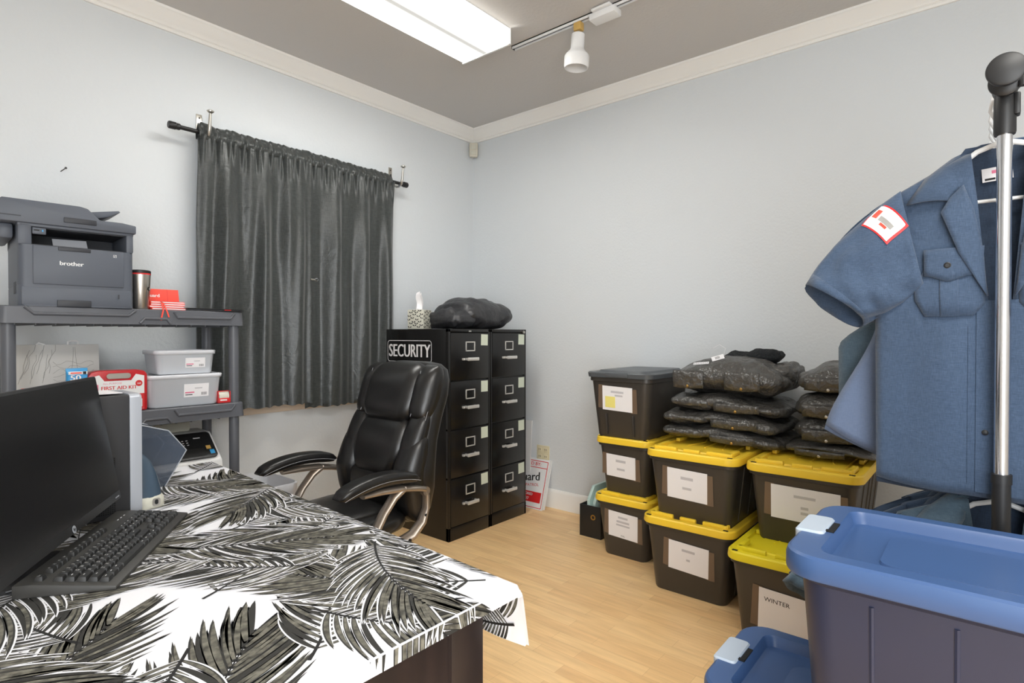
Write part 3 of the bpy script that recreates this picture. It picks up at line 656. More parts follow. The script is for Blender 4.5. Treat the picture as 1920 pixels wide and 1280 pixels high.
g = G(); g.box((0, 0, .002), (.25, .24, .003), bev=.001); g.box((0, 0, .010), (.25, .24, .003), bev=.001, rot=(0, R(.4), 0)); g.box((-.1235, 0, .006), (.003, .24, .010)); g.box((.05, -.121, .0062), (.03, .004, .003), m=1); obj('cover', g, ['blackplastic', 'red'], t)
g = G(); g.box((0, 0, .0058), (.235, .225, .004)); obj('pages', g, 'printerdark', t)

# second shelf: board, wipes, first-aid kit, storage boxes
Z2 = .9535
t = thing('art_board', 'pale grey board with faint line drawing standing at the back of the second shelf', 'art board', (.632, 3.04, Z2), rot=(R(-5), 0, 0))
g = G(); g.box((0, 0, .142), (.29, .012, .284), bev=.002); obj('panel', g, 'board', t)
g = G(); rb = random.Random(11)
T = face_T((0, -.0065, .142), (1, 0, 0), (0, -1, 0))
for k in range(9):
    x = -.135 + .012 * k; g.tube([T @ Vector((x + .03 * q / 5 + .006 * rb.uniform(-1, 1), .02 * (k % 3) + .12 * q / 5 - .02, 0)) for q in range(6)], .0006, 4)
for k in range(10):
    y = -.10 + .018 * k; g.tube([T @ Vector((-.02 + .012 * q, y + .008 * math.sin(q * 1.1 + k * 1.7) + .004 * rb.uniform(-1, 1), 0)) for q in range(13)], .0005, 4)
for s in (-1, 1): g.tube([T @ Vector((.055 + s * (.003 + .014 * (1 - q / 6) ** 2), .0 + .13 * q / 6, 0)) for q in range(7)], .0006, 4)
obj('line_drawing', g, 'pencil', t)
g = G(); g.tube([(.035, 0, .28), (.035, -.003, .296), (.045, -.003, .30), (.062, -.003, .30), (.07, -.003, .296), (.07, 0, .28)], .004, 8); g.tube([(-.075, 0, .28), (-.065, -.004, .292), (-.045, -.004, .284)], .004, 8); obj('carry_handle', g, 'white', t)
t = thing('wipes_packet', 'bright blue packet marked 50 beside the first aid kit', 'packet', (.645, 2.835, Z2), rz=R(-2))
g = G(); g.loft([ring(.07, .035, .014, 0), ring(.072, .045, .016, .08), ring(.070, .03, .012, .165), ring(.072, .004, .0018, .183), ring(.072, .003, .0014, .190)])
T = face_T((0, -.021, .145), (1, 0, 0), (0, -1, .12)); g.box((0, .026, .004), (.062, .012, .001), m=1, T=T); g.text('50', .030, T @ Matrix.Translation((-.008, .006, .004)), 1, sx=1.2, bold=.001); g.box((-.006, .026, .0048), (.036, .005, .0006), m=2, T=T); g.box((.022, .026, .0048), (.011, .011, .0006), m=3, T=T)
obj('pouch', g, ['lightblue', 'white', 'orangered', 'ink'], t, 60)
t = thing('first_aid_kit', 'red and white first aid kit case on the second shelf', 'first aid kit', (.785, 2.845, Z2), rz=R(-3))
g = G(); T = face_T((0, .035, 0), (1, 0, 0), (0, -1, 0))
g.prism([(-.105, .004), (-.098, 0), (.098, 0), (.105, .004), (.105, .155), (.095, .17), (.07, .176), (-.07, .176), (-.095, .17), (-.105, .155)], .07, T, bev=.005); obj('case', g, 'kitred', t, 30)
g = G(); T = face_T((0, -.0355, 0), (1, 0, 0), (0, -1, 0))
g.prism([(-.095, .008), (.093, .008), (.093, .15), (.062, .158), (.045, .132), (-.05, .132), (-.068, .158), (-.095, .15)], .001, T)
T2 = T @ Matrix.Translation((0, 0, .0012))
g.text('FIRST AID KIT', .021, T2 @ Matrix.Translation((.002, .102, 0)), 1, sx=1.0, bold=.0005); g.text('ALL-PURPOSE', .010, T2 @ Matrix.Translation((-.022, .121, 0)), 2, sx=1.1)
g.box((-.082, .105, 0), (.022, .028, .0006), m=2, T=T2); g.lathe([(.013, 0), (.013, .0006)], 20, T=T2 @ Matrix.Translation((.073, .118, 0)), m=1); g.text('160', .010, T2 @ Matrix.Translation((.073, .117, .0008)), 0, bold=.0002)
g.prism([(.02, .055), (.093, .055), (.093, .074), (.036, .074)], .0006, T2, m=1); g.box((0, .032, 0), (.186, .046, .0006), m=1, T=T2)
for k in range(4): g.box((-.068 + .045 * k, .034, .0006), (.036, .034, .0006), m=0 if k != 0 else 3, T=T2)
obj('label', g, ['white', 'red', 'pink', 'orangered'], t)
g = G(); g.loft([[T @ Vector((p[0], p[1] + .152, .002)) for p in rrect(.088, .024, .012)], [T @ Vector((p[0], p[1] + .152, .004)) for p in rrect(.086, .022, .011)]]); obj('handle_opening', g, 'nickel', t)
def storage_box(x, y, z, w, d, h, label, rz):
    t = thing('storage_box', label, 'storage box', (x, y, z), rz, group='clear storage boxes')
    g = G(); g.loft([ring(w * .86, d * .84, .02, 0), ring(w * .90, d * .88, .025, .006), ring(w * .97, d * .96, .03, h - .012), ring(w * .985, d * .98, .03, h - .01)], cap1=False); o = obj('tub', g, 'clear', t, 50); o.modifiers.new('s', 'SOLIDIFY').thickness = .0018
    g = G(); g.loft([ring(w * 1.01, d * 1.01, .03, h - .012), ring(w * 1.02, d * 1.02, .03, h + .002), ring(w, d, .028, h + .006), ring(w * .94, d * .93, .025, h + .006), ring(w * .93, d * .92, .025, h + .002)], cap0=False); o = obj('lid', g, 'clearlid', t, 50); o.modifiers.new('s', 'SOLIDIFY').thickness = .0015
    g = G(); T = face_T((w * .14, -d * .4745 - .0005, h * .5), (1, 0, 0), (0, -1, -.09)); lw, lh = w * .33, h * .44
    g.box((0, 0, .0), (lw, lh, .0006), T=T); g.box((-lw * .27, -lh * .15, .0005), (lw * .36, lh * .10, .0004), m=1, T=T); g.box((-lw * .3, -lh * .32, .0005), (lw * .28, lh * .06, .0004), m=2, T=T)
    g.box((lw * .08, lh * .16, .0005), (lw * .3, lh * .08, .0004), m=3, T=T)
    for k in range(7): g.box((lw * (.2 + .035 * k), -lh * .28, .0005), (lw * (.018 if k % 2 else .010), lh * .22, .0004), m=2, T=T)
    obj('label_sticker', g, ['paper', 'pink', 'ink', 'smudge'], t)
    return t
storage_box(1.052, 2.93, Z2, .325, .22, .138, 'larger clear plastic storage box, lower of the two on the second shelf', R(-1))
storage_box(1.062, 2.93, Z2 + .1455, .258, .20, .102, 'smaller clear plastic storage box stacked on the larger one', R(-2))
t = tag(obj('bandage_packet', G().box((0, 0, .045), (.052, .03, .08), bev=.004, rot=(0, R(6), 0)).box((.002, -.016, .045), (.03, .001, .05), m=1, rot=(0, R(6), 0)), ['pink', 'paper']), 'pink packet inside the larger clear storage box', 'packet'); t.location = (.965, 2.90, Z2 + .006)
t = thing('plastic_tray', 'off white plastic tray upright behind the clear storage boxes', 'tray', (1.115, 3.075, Z2))
g = G(); g.prism(rrect(.27, .165, .025), .02, face_T((0, 0, .0835), (1, 0, 0), (0, -1, 0)), bev=.003); obj('tray', g, 'cream', t, 30)
g = G(); g.prism(rrect(.24, .135, .02), .002, face_T((0, -.02, .0835), (1, 0, 0), (0, -1, 0))); obj('tray_floor', g, 'cream', t, 30)
t = thing('tape_dispenser', 'small red tape roll beside the right front post of the second shelf', 'tape', (1.218, 2.835, Z2), rz=R(-8))
g = G(); T = face_T((-.026, 0, .028), (0, 1, 0), (1, 0, 0)); g.lathe([(.0265, .004), (.0265, .048), (.014, .048), (.014, .004)], 28, T=T, cap0=False, cap1=False); obj('tape_roll', g, 'cream', t)
g = G(); g.box((0, -.018, .012), (.052, .024, .022), bev=.002); g.box((-.026, 0, .028), (.003, .056, .055), bev=.001); g.box((.026, 0, .028), (.003, .056, .055), bev=.001); g.box((0, -.005, .055), (.052, .012, .003)); g.box((-.004, -.0305, .014), (.03, .001, .006), m=1); obj('holder', g, ['red', 'white'], t)

# all-in-one printer on the third shelf
t = thing('small_printer', 'black and white home printer on the third shelf', 'printer', (.80, 2.80, .5205), rz=R(-2))
W = .40; D = .32
g = G(); g.loft([ring(W, D, .03, 0, 5, W / 2, D / 2), ring(W, D, .03, .12, 5, W / 2, D / 2), ring(W - .01, D - .01, .03, .13, 5, W / 2, D / 2)]); g.prism([(0, .10), (.012, .17), (.16, .285), (D, .285), (D, .10)], W, face_T((0, 0, 0), (0, 1, 0), (1, 0, 0)), bev=.008); obj('body', g, 'white', t, 30)
g = G(); T = face_T((W / 2, .083, .2325), (1, 0, 0), (0, -.615, .79)); g.prism(rrect(W - .03, .165, .02), .006, T, bev=.002); pn = obj('control_panel', g, 'blackplastic', t, 30)
g = G()
for r_ in range(3):
    for c_ in range(4): g.box((.02 + .018 * c_, .035 - .014 * r_, .0065), (.008, .004, .001), T=T)
g.box((.12, .045, .0065), (.03, .005, .001), T=T); obj('keypad', g, 'smudge', pn)
g = G(); g.box((.05, -.045, .0062), (.17, .05, .001), T=T); obj('output_opening', g, 'ink', pn)
g = G(); g.box((.155, -.02, .0065), (.02, .022, .001), T=T, m=0); g.box((.165, -.05, .0065), (.02, .025, .001), T=T, m=1); obj('sticker', g, ['tan', 'lightblue'], pn)
g = G(); g.box((W / 2 + .01, -.03, .125), (.30, .09, .008), bev=.003); obj('output_tray', g, 'blackplastic', t)
g = G(); g.box((W / 2, .25, .31), (.26, .06, .05), bev=.01); obj('paper_feed', g, 'cream', t)

# ------------------------------------------------------------------ desk and tablecloth
ZT = .765
DESK_RZ = R(-2.2)
t = thing('desk', 'dark espresso wood desk under the palm-leaf tablecloth', 'desk', (.485, 1.58, 0), rz=DESK_RZ)
HX, HY = .405, .785
g = G(); g.box((0, 0, ZT - .02), (2 * HX, 2 * HY, .036), bev=.003); obj('desktop', g, 'wooddark', t)
for s in (-1, 1):
    g = G(); g.box((0, s * (HY - .03), (ZT - .04) / 2), (2 * HX - .04, .03, ZT - .04), bev=.002); pnl = obj('end_panel', g, 'wooddark', t)
    for sx in (-1, 1):
        g = G(); g.box((sx * (HX - .055), s * (HY - .022), (ZT - .04) / 2), (.085, .036, ZT - .04), bev=.003); obj('leg', g, 'wooddark', t)
g = G(); g.box((-HX + .10, 0, .42), (.02, 2 * HY - .1, .62)); obj('back_panel', g, 'wooddark', t)

XE0, XE1, YN, YF_ = .898, .985, .745, 2.405
def cloth(p, q, off=0.0):
    """p metres along X from the left hem, q metres along Y from the near edge; past an edge the cloth hangs down"""
    y = YN + min(max(q, 0), 1.66); fy = (y - YN) / 1.66
    xe = XE0 + (XE1 - XE0) * fy
    x = .05 + p; over = x - xe; z = ZT + .0015; near = max(0, -q)
    z += off
    if over > 0:
        r = .014; L = r * PI / 2
        if over < L: a = over / r; x = xe + r * math.sin(a) - r + r; x = xe + r * math.sin(a); z = ZT + .0015 + off * math.cos(a) - r * (1 - math.cos(a)); x += off * math.sin(a)
        else:
            d = over - L; flare = .055 * math.exp(-fy * 9) + .012
            x = xe + r + off + d * flare * 2.4 + .006 * math.sin(y * 21) * d * 6; z = ZT - r - d * .985
    if near > 0:
        y = YN - .003 - near * .12 - off; z = ZT + .0015 - near * .97
        if over > 0: z = min(z, ZT - over * .9); y = YN - .003 - near * .3
    return Vector((x, y, z))
def PW(q): return (XE0 + (XE1 - XE0) * max(0, min(1, q / 1.66))) - .05 + .15
t = thing('tablecloth', 'white tablecloth printed with dark palm leaves covering the desk', 'tablecloth', (0, 0, 0))
g = G()
QN = [-.026, -.02, -.012, -.006, -.002] + [1.66 * k / 72 for k in range(73)]
rows = []
for q in QN:
    e = PW(q) - .15; ps = [e * k / 36 for k in range(36)] + [e, e + .004, e + .008, e + .013, e + .018, e + .022] + [e + .022 + .128 * k / 10 for k in range(1, 11)]
    rows.append([cloth(p, q) for p in ps])
g.loft(rows, 0, closed=False)
# palm fronds: rib, leaflets on both sides; polygons lie on the cloth and are clipped at its hems
def clip(P, f):
    out = []
    for a_, b_ in zip(P, P[1:] + P[:1]):
        fa, fb = f(a_), f(b_)
        if fa >= 0: out.append(a_)
        if (fa >= 0) != (fb >= 0): t_ = fa / (fa - fb); out.append((a_[0] + (b_[0] - a_[0]) * t_, a_[1] + (b_[1] - a_[1]) * t_))
    return out
EP = lambda v: XE0 + (XE1 - XE0) * v[1] / 1.66 - .05
ZONES = [(1, [lambda v: v[1] - .0005, lambda v: 1.655 - v[1], lambda v: v[0], lambda v: EP(v) - .0005 - v[0]]),
         (1, [lambda v: -.0005 - v[1], lambda v: v[1] + .0255, lambda v: v[0], lambda v: EP(v) - .0005 - v[0]]),
         (-1, [lambda v: v[1] - .001, lambda v: 1.655 - v[1], lambda v: v[0] - EP(v) - .0225, lambda v: EP(v) + .147 - v[0]])]
def lay(P, off, m):
    """put a flat print shape on the cloth: top, near hem and hanging flap (whose reverse side shows)"""
    for sg, fs in ZONES:
        Q = P
        for f in fs:
            Q = clip(Q, f)
            if len(Q) < 3: break
        if len(Q) >= 3: g.poly([cloth(*p_, off * sg) for p_ in Q], m)
def ok(p, q): return -.05 < p and -.05 < q < 1.7
def leafpoly(c0, ang, L, wd, bendk, off, m):
    n = 9; up = []; dn = []; x, y = c0; a = ang
    for k in range(n + 1):
        v = k / n; h = wd * (math.sin(PI * min(1, .12 + .88 * v)) ** .7) * .5 * (1 - .1 * v) if k < n else 0
        if not ok(x, y): break
        sx, sy = -math.sin(a) * h, math.cos(a) * h
        up.append((x + sx, y + sy)); dn.append((x - sx, y - sy))
        x += L / n * math.cos(a); y += L / n * math.sin(a); a += bendk / n
    if len(up) < 2: return
    for (a0, a1, b0, b1) in zip(up, up[1:], dn, dn[1:]):
        lay([a0, a1, b1, b0], off, m)
fr = random.Random(21)
def frond(cx, cy, ang, L, wid, bend, i):
    x, y, a = cx, cy, ang; n = 24; off = .0003 + .00004 * i
    pts = []
    for k in range(n + 1):
        pts.append((x, y, a)); x += L / n * math.cos(a); y += L / n * math.sin(a); a += bend / n
    for k in range(n):
        (x0, y0, a0), (x1, y1, a1) = pts[k], pts[k + 1]; h = .0030 * (1 - .7 * k / n)
        q4 = [(x0 - math.sin(a0) * h, y0 + math.cos(a0) * h), (x1 - math.sin(a1) * h, y1 + math.cos(a1) * h), (x1 + math.sin(a1) * h, y1 - math.cos(a1) * h), (x0 + math.sin(a0) * h, y0 - math.cos(a0) * h)]
        lay(q4, off + .00005, 2)
    for k in range(2, n + 1):
        v = k / n; x0, y0, a0 = pts[k]
        for s in (-1, 1):
            ln = wid * (.40 + .85 * math.sin(PI * (.10 + .74 * v))) * (1 + .10 * fr.uniform(-1, 1))
            an = a0 + s * (R(62) - R(42) * v + R(3) * fr.uniform(-1, 1)); bk_ = -s * R(30) * (1 - v * .6); wl = L / n * (.77 + .12 * fr.uniform(-1, 1)) * (.75 + .4 * v)
            leafpoly((x0, y0), an, ln * 1.03, wl * 1.55, bk_, off, 0)
            leafpoly((x0, y0), an, ln, wl, bk_, off + .000015, 1)
            if fr.random() < .7: leafpoly((x0 + ln * .04 * math.cos(an), y0 + ln * .04 * math.sin(an)), an + bk_ * .04, ln * .92, wl * .68, bk_, off + .00003, 3)
i = 0
for row in range(11):
    for c_ in range(6):
        px = -.06 + .19 * c_ + (.10 if row % 2 else 0) + .03 * fr.uniform(-1, 1); qy = -.14 + .185 * row + .03 * fr.uniform(-1, 1)
        frond(px, qy, R((35, 160, 75, 215, 120, 300, 10)[(row * 3 + c_ * 2) % 7]) + .35 * fr.uniform(-1, 1), .37 + .09 * fr.random(), .145 + .04 * fr.random(), .7 * fr.uniform(-1, 1), i); i += 1
for k in range(6): frond(XE0 + .004 * k - .05 + .03 + .06 * (k % 2), -.02 + .12 * k, R(75 + 15 * (k % 2)), .30, .10, .3, i + k)
for k in range(3): frond(.955 + .005 * k, .02 + .16 * k, R(70), .22, .11, .4, i + 7 + k)
cl = obj('fabric', g, ['cloth', 'leaf', 'leafdark', 'leafmid'], t, 180)

# ------------------------------------------------------------------ things on the desk
ZD = ZT + .0035
# tower
t = thing('computer_tower', 'black computer tower with a silver front edge behind the monitor', 'computer', (.572, 1.85, ZD))
g = G(); g.box((-.205, .088, .171), (.35, .17, .338), bev=.003)
for i_ in range(15):
    for j_ in range(30): g.box((-.140 + .0052 * i_, .0026, .018 + .0052 * j_), (.0033, .0014, .0033), m=1)
obj('case', g, ['towerside', 'darkgap'], t, 30)
g = G(); g.loft([[Vector((x, y + .088, z + .172)) for y, z in rrect(a, b, .012)] for x, a, b in ((-.03, .174, .342), (-.006, .176, .344), (0, .17, .338))]); obj('front_panel', g, 'silver', t, 30)
t = tag(obj('paper_sheet', G().box((0, 0, .001), (.20, .12, .0016), rot=(0, 0, .06)), 'paper'), 'white sheet of paper lying on top of the computer tower', 'paper'); t.location = (.43, 1.935, ZD + .3445)
t = thing('card_box', 'orange and white card box edge on the tower in front of the first aid kit', 'box', (.40, 2.0, ZD + .3445))
g = G(); g.box((0, 0, .010), (.13, .03, .018), bev=.001); obj('carton', g, 'orangered', t)
g = G(); g.prism([(-.03, -.008), (.055, -.008), (.0, .0)], .001, face_T((0, -.0155, .010), (1, 0, 0), (0, -1, 0))); obj('stripe', g, 'paper', t)
# monitor
MA = math.atan2(1.78 - 1.245, .501 - .165)
Ld = Vector((math.cos(MA), math.sin(MA), 0))
mw, mh = .60, .330
BR = Vector((.501, 1.78, .844))
t = thing('computer_monitor', 'black widescreen monitor angled behind the keyboard', 'monitor', BR - Ld * (mw / 2) - Vector((0, 0, .844 - ZD)), rz=MA)
TM = Matrix.Translation((0, 0, .844 - ZD)) @ Matrix.Rotation(R(-10), 4, 'X')
g = G(); g.box((0, .012, mh / 2), (mw, .024, mh), bev=.004); g.loft([[Vector((x, .024, z + mh / 2)) for x, z in rrect(mw - .02, mh - .02, .02)], [Vector((x, .05, z + mh * .45)) for x, z in rrect(mw * .6, mh * .6, .03)]]); g.xf(TM); hs = obj('housing', g, 'blackplastic', t, 30)
g = G(); g.box((0, -.0003, mh / 2 + .008), (mw - .014, .0016, mh - .030)); g.xf(TM); obj('screen', g, 'screen', t)
g = G(); T = TM @ face_T((0, -.0008, .0105), (1, 0, 0), (0, -1, 0)); g.lathe([(.0085, 0), (.0085, .0006)], 24, T=T); g.text('hp', .011, T @ Matrix.Translation((0, .0006, .0008)), 1, bold=.0004); g.box((mw / 2 - .03, -.001, .0), (.025, .003, .0004), m=0, T=T); obj('logo', g, ['silver', 'ink'], hs)
g = G(); g.tube([TM @ Vector((0, .04, .12)), TM @ Vector((0, .07, .08)), Vector((0, .11, .05)), Vector((0, .12, .01))], [.03, .032, .03, .035], 16, flat=.6); obj('stand_neck', g, 'blackplastic', t)
g = G(); g.loft([ring(.22, .17, .04, .0, 5, 0, .11), ring(.22, .17, .04, .008, 5, 0, .11), ring(.20, .15, .04, .012, 5, 0, .11)]); obj('stand_base', g, 'blackplastic', t)
t = thing('cable', 'black cable curling on the desk under the monitor', 'cable', (0, 0, 0))
g = G()
c0 = BR - Ld * .36; nb = Vector((-Ld.y, Ld.x, 0))
def cp(a, b, z=.004): v = c0 + Ld * a + nb * b; return (v.x, v.y, ZD + z)
g.tube([cp(-.05, .075, .006), cp(-.04, .03, .012), cp(.0, .012, .03), cp(.035, .022, .016), cp(.03, .06, .006), cp(.0, .10, .005)], .0035, 8); obj('power_cord', G().tube([cp(.36, .10, .12), cp(.31, .07, .06), cp(.22, .05, .012), cp(.16, .06, .004)], .0012, 6), 'blackplastic', t); obj('cord', g, 'blackplastic', t)
# keyboard
KC = Vector((.4355, 1.588, ZD)); KA = math.atan2(.817, .577)
t = thing('keyboard', 'black full size keyboard in front of the monitor on the tablecloth', 'keyboard', KC, rz=KA)
KW, KD = .492, .176
g = G(); g.prism([(-KD / 2, 0), (KD / 2, 0), (KD / 2, .026), (KD / 2 - .03, .026), (-KD / 2 + .03, .0125), (-KD / 2, .008)], KW, face_T((-KW / 2, 0, 0), (0, 1, 0), (1, 0, 0)), bev=.002); obj('case', g, 'kbd', t, 30)
u = .0201
def zk(y): return .0125 + (y + KD / 2 - .03) * .0135 / (KD - .06)
ROWS = [(-.0605, [(1.25, ''), (1.25, ''), (1.25, ''), (6.25, ''), (1.25, ''), (1.25, ''), (1.25, ''), (1.25, '')]),
        (-.0405, [(2.25, '')] + [(1, c) for c in 'ZXCVBNM,./'] + [(2.75, '')]),
        (-.0205, [(1.75, '')] + [(1, c) for c in "ASDFGHJKL;'"] + [(2.25, '')]),
        (-.0005, [(1.5, '')] + [(1, c) for c in 'QWERTYUIOP[]'] + [(1.5, '')]),
        (.0195, [(1, c) for c in '`1234567890-='] + [(2, '')])]
keys = []
for y, ks in ROWS:
    x = -KW / 2 + .016
    for wd, c in ks: keys.append((x + wd * u / 2, y, wd * u, .0195, c)); x += wd * u
x0 = -KW / 2 + .016
for k, fx in enumerate((0, 2, 3, 4, 5, 6.5, 7.5, 8.5, 9.5, 11, 12, 13, 14)): keys.append((x0 + (fx + .5) * u, .0525, u, .017, ('Esc', 'F1', 'F2', 'F3', 'F4', 'F5', 'F6', 'F7', 'F8', 'F9', 'F10', 'F11', 'F12')[k]))
nx0 = x0 + 15.35 * u
for a in range(3):
    keys.append((nx0 + (a + .5) * u, .0195, u, .0195, '')); keys.append((nx0 + (a + .5) * u, -.0005, u, .0195, '')); keys.append((nx0 + (a + .5) * u, -.0605, u, .0195, ('<', 'v', '>')[a]))
keys.append((nx0 + 1.5 * u, -.0405, u, .0195, '^'))
px0 = nx0 + 3.25 * u
for r_, rowk in enumerate((('0', '', '.'), ('1', '2', '3'), ('4', '5', '6'), ('7', '8', '9'), ('', '/', '*', '-'))):
    for a, c in enumerate(rowk):
        if r_ == 0 and a == 1: continue
        keys.append((px0 + (a + .5 + (.5 if (r_ == 0 and a == 0) else 0)) * u, -.0605 + .02 * r_, u * (2 if (r_ == 0 and a == 0) else 1), .0195, c))
for r_ in (.5, 2.5): keys.append((px0 + 3.5 * u, -.0605 + .02 * r_, u, .0395, ''))
sl_ = math.atan(.0135 / (KD - .06))
for (x, y, wd, dp, c) in keys:
    g = G(); T = Matrix.Translation((x, y, zk(y))) @ Matrix.Rotation(sl_, 4, 'X')
    g.loft([[T @ Vector((a, b, z)) for a, b in rrect(wd - ins, dp - ins, .002, 2)] for z, ins in ((0, .0015), (.004, .0025), (.0085, .006))])
    if c: g.text(c, .0085 if len(c) == 1 else .006, T @ Matrix.Translation((-.002, .002, .0087)), 1)
    elif wd < .05: g.box((-.0, .002, .0087), (.006, .0016, .0002), m=1, T=T)
    obj('key', g, ['key', 'legend'], t, 30)
g = G()
for k in range(3): g.box((px0 + (.6 + k * 1.0) * u, .0525, zk(.0525) + .001), (.006, .0025, .001))
obj('indicator_light', g, 'legend', t)
# blue gadget and smoke holder
t = thing('desk_device', 'rounded dark blue upright device with a cream foot beside the computer tower', 'device', (.598, 1.935, ZD), rz=R(8))
g = G()
g.loft([[Vector((px + dx, py, z)) for px, py in rrect(w_, d_, min(w_, d_) * .45, 6)] for z, w_, d_, dx in ((.03, .088, .10, 0), (.06, .086, .095, -.002), (.10, .078, .085, -.008), (.135, .064, .07, -.015), (.155, .044, .048, -.022), (.163, .018, .02, -.026))]); obj('body', g, 'gadget', t, 60)
g = G(); g.loft([ring(.092, .104, .03, 0, 6), ring(.096, .108, .034, .006, 6), ring(.094, .106, .034, .026, 6), ring(.086, .098, .034, .034, 6)]); ft = obj('foot', g, 'cream', t, 40)
g = G(); T = face_T((.012, -.054, .018), (1, 0, 0), (0, -1, 0))
g.loft([[T @ Vector((x, y, 0)) for x, y in rrect(.022, .022, .006)], [T @ Vector((x, y, .0015)) for x, y in rrect(.022, .022, .006)]]); g.loft([[T @ Vector((x, y, .0015)) for x, y in rrect(.009, .014, .004)], [T @ Vector((x, y, .0025)) for x, y in rrect(.009, .014, .004)]], 1); obj('button', g, ['nickel', 'ink'], ft)
t = thing('document_holder', 'smoky clear acrylic document holder on the far end of the desk', 'document holder', (.67, 2.13, ZD))
g = G(); P = [(-.10, 0), (.055, 0), (.122, .112), (.066, .186), (-.02, .215), (-.10, .235)]
T = face_T((0, .2, 0), (1, 0, 0), (0, -1, 0))
g.prism(P, .003, T); g.prism(P, .003, face_T((0, .003, 0), (1, 0, 0), (0, -1, 0))); 
for a, b in zip(P[:3], P[1:4]): g.loft([[Vector((a[0], y, a[1])), Vector((b[0], y, b[1])), Vector((b[0] - .003, y, b[1] + .002)), Vector((a[0] - .003, y, a[1] + .002))] for y in (0, .2)])
obj('tray', g, 'smoke', t, 30)
g = G(); g.tube([Vector((p[0], -.0005, p[1])) for p in P[1:]], .0022, 6); g.tube([Vector((p[0], .2005, p[1])) for p in P[1:]], .0022, 6); obj('rim', g, 'silver', t)

# ------------------------------------------------------------------ storage totes
def tote_body(g, L, Wd, h, tap, rib=True):
    """long side along X from 0 (front end) to L; open box with tapering walls, flange and end ribs"""
    rs = [ring(L - 2 * tap - .01, Wd - 2 * tap - .01, .035, 0, 6, L / 2, 0), ring(L - 2 * tap, Wd - 2 * tap, .04, .008, 6, L / 2, 0), ring(L - .03, Wd - .03, .05, h - .055, 6, L / 2, 0), ring(L - .012, Wd - .012, .05, h - .052, 6, L / 2, 0), ring(L - .012, Wd - .012, .05, h - .03, 6, L / 2, 0)]
    g.loft(rs)
    if rib:
        for s in (-1, 1):
            for x in (.16, .30, L - .30, L - .16):
                yb, yt = s * (Wd / 2 - tap - .001), s * (Wd / 2 - .016)
                g.tube([(x, yb, .02), (x, yt, h - .06)], .006, 6)
    return g
def paper_label(t, L, Wd, h, tap, cx, cz, pw, ph, tilt, lines, extra=None, tapes=True):
    sl = (tap - .015) / (h - .06)
    x = tap - (cz / (h - .055)) * (tap - .015)
    T = face_T((x - .0035, cx, cz), (0, -1, 0), (-1, 0, -sl)) @ Matrix.Rotation(tilt, 4, 'Z')
    g = G(); g.box((0, 0, 0), (pw, ph, .001), T=T)
    for k, (ox, oy, wd, hh) in enumerate(lines):
        g.box((ox, oy, .0007), (wd, hh, .0004), m=1, T=T)
    if extra:
        for s, ox, oy, sz in extra: g.text(s, sz, T @ Matrix.Translation((ox, oy, .0010)), 2)
    p = obj('paper_label', g, ['paper', 'smudge', 'ink'], t)
    if tapes:
        for s in (-1, 1): obj('packing_tape', G().box((s * (pw / 2 + .008), -.006 * s, -.0012), (.04, ph * .98, .0008), T=T, rot=(0, 0, .03 * s)), 'tape', p)
    return p, T
def yellow_tote(loc, L, Wd, h, label, lid='yellow', name='storage_tote', rz=0):
    t = thing(name, label, 'tote', loc, rz, group='black totes with yellow lids')
    tap = .045
    g = tote_body(G(), L, Wd, h, tap); obj('body', g, 'tote', t, 30)
    g = G(); H = h
    g.loft([ring(L + .008, Wd + .008, .06, H - .036, 6, L / 2, 0), ring(L + .012, Wd + .012, .062, H - .03, 6, L / 2, 0), ring(L + .006, Wd + .006, .06, H - .006, 6, L / 2, 0), ring(L - .004, Wd - .004, .056, H, 6, L / 2, 0), ring(L - .055, Wd - .055, .045, H, 6, L / 2, 0), ring(L - .06, Wd - .06, .042, H - .010, 6, L / 2, 0)], cap0=False)
    g.loft([ring(L - .16, Wd - .16, .03, H - .012, 5, L / 2, 0), ring(L - .17, Wd - .17, .03, H - .004, 5, L / 2, 0)])
    # stacking walls: corner brackets and centre tabs
    for sx in (0, 1):
        for sy in (-1, 1):
            x = .045 if sx == 0 else L - .045; d = 1 if sx == 0 else -1; y = sy * (Wd / 2 - .045)
            g.box((x, y - sy * .05, H + .004), (.024, .115, .022), bev=.004); g.box((x + d * .05, y, H + .004), (.115, .024, .022), bev=.004)
        g.box((.045 if sx == 0 else L - .045, 0, H + .003), (.022, .08, .020), bev=.004)
    for sy in (-1, 1): g.box((L / 2, sy * (Wd / 2 - .045), H + .003), (.10, .022, .02), bev=.004)
    for k in range(3):
        g.tube([(L * .3, -Wd * .2 + Wd * .2 * k, H - .004), (L * .5, -Wd * .12 + Wd * .12 * k, H - .004), (L * .7, -Wd * .2 + Wd * .2 * k, H - .004)], .004, 6)
    ld = obj('lid', g, lid, t, 30)
    g = G()
    for sx in (0, 1):
        for sy in (-1, 1): g.box((.016 if sx == 0 else L - .016, sy * (Wd / 2 - .035), H + .0005), (.014, .022, .002), bev=.0005)
    obj('lid_slot', g, 'darkgap', ld)
    return t
BX, BL, BH = 2.64, .70, .372
SM = [(0, .04, .08, .012)]
# column of larger totes
NT = .010
b2 = yellow_tote((BX, 1.128, 0), BL, .455, BH, 'black tote with yellow lid on the floor under the taller jacket stack')
paper_label(b2, BL, .455, BH, .045, -.01, .195, .20, .145, R(-3), [(.0, .035, .065, .012), (0, -.01, .018, .010)])
b1 = yellow_tote((BX + .004, 1.112, BH - .008), BL, .455, .345, 'black tote with yellow lid directly under the taller jacket stack')
paper_label(b1, BL, .455, .345, .045, .015, .185, .20, .15, R(-2), [(0, .032, .062, .014), (0, -.018, .045, .012)])
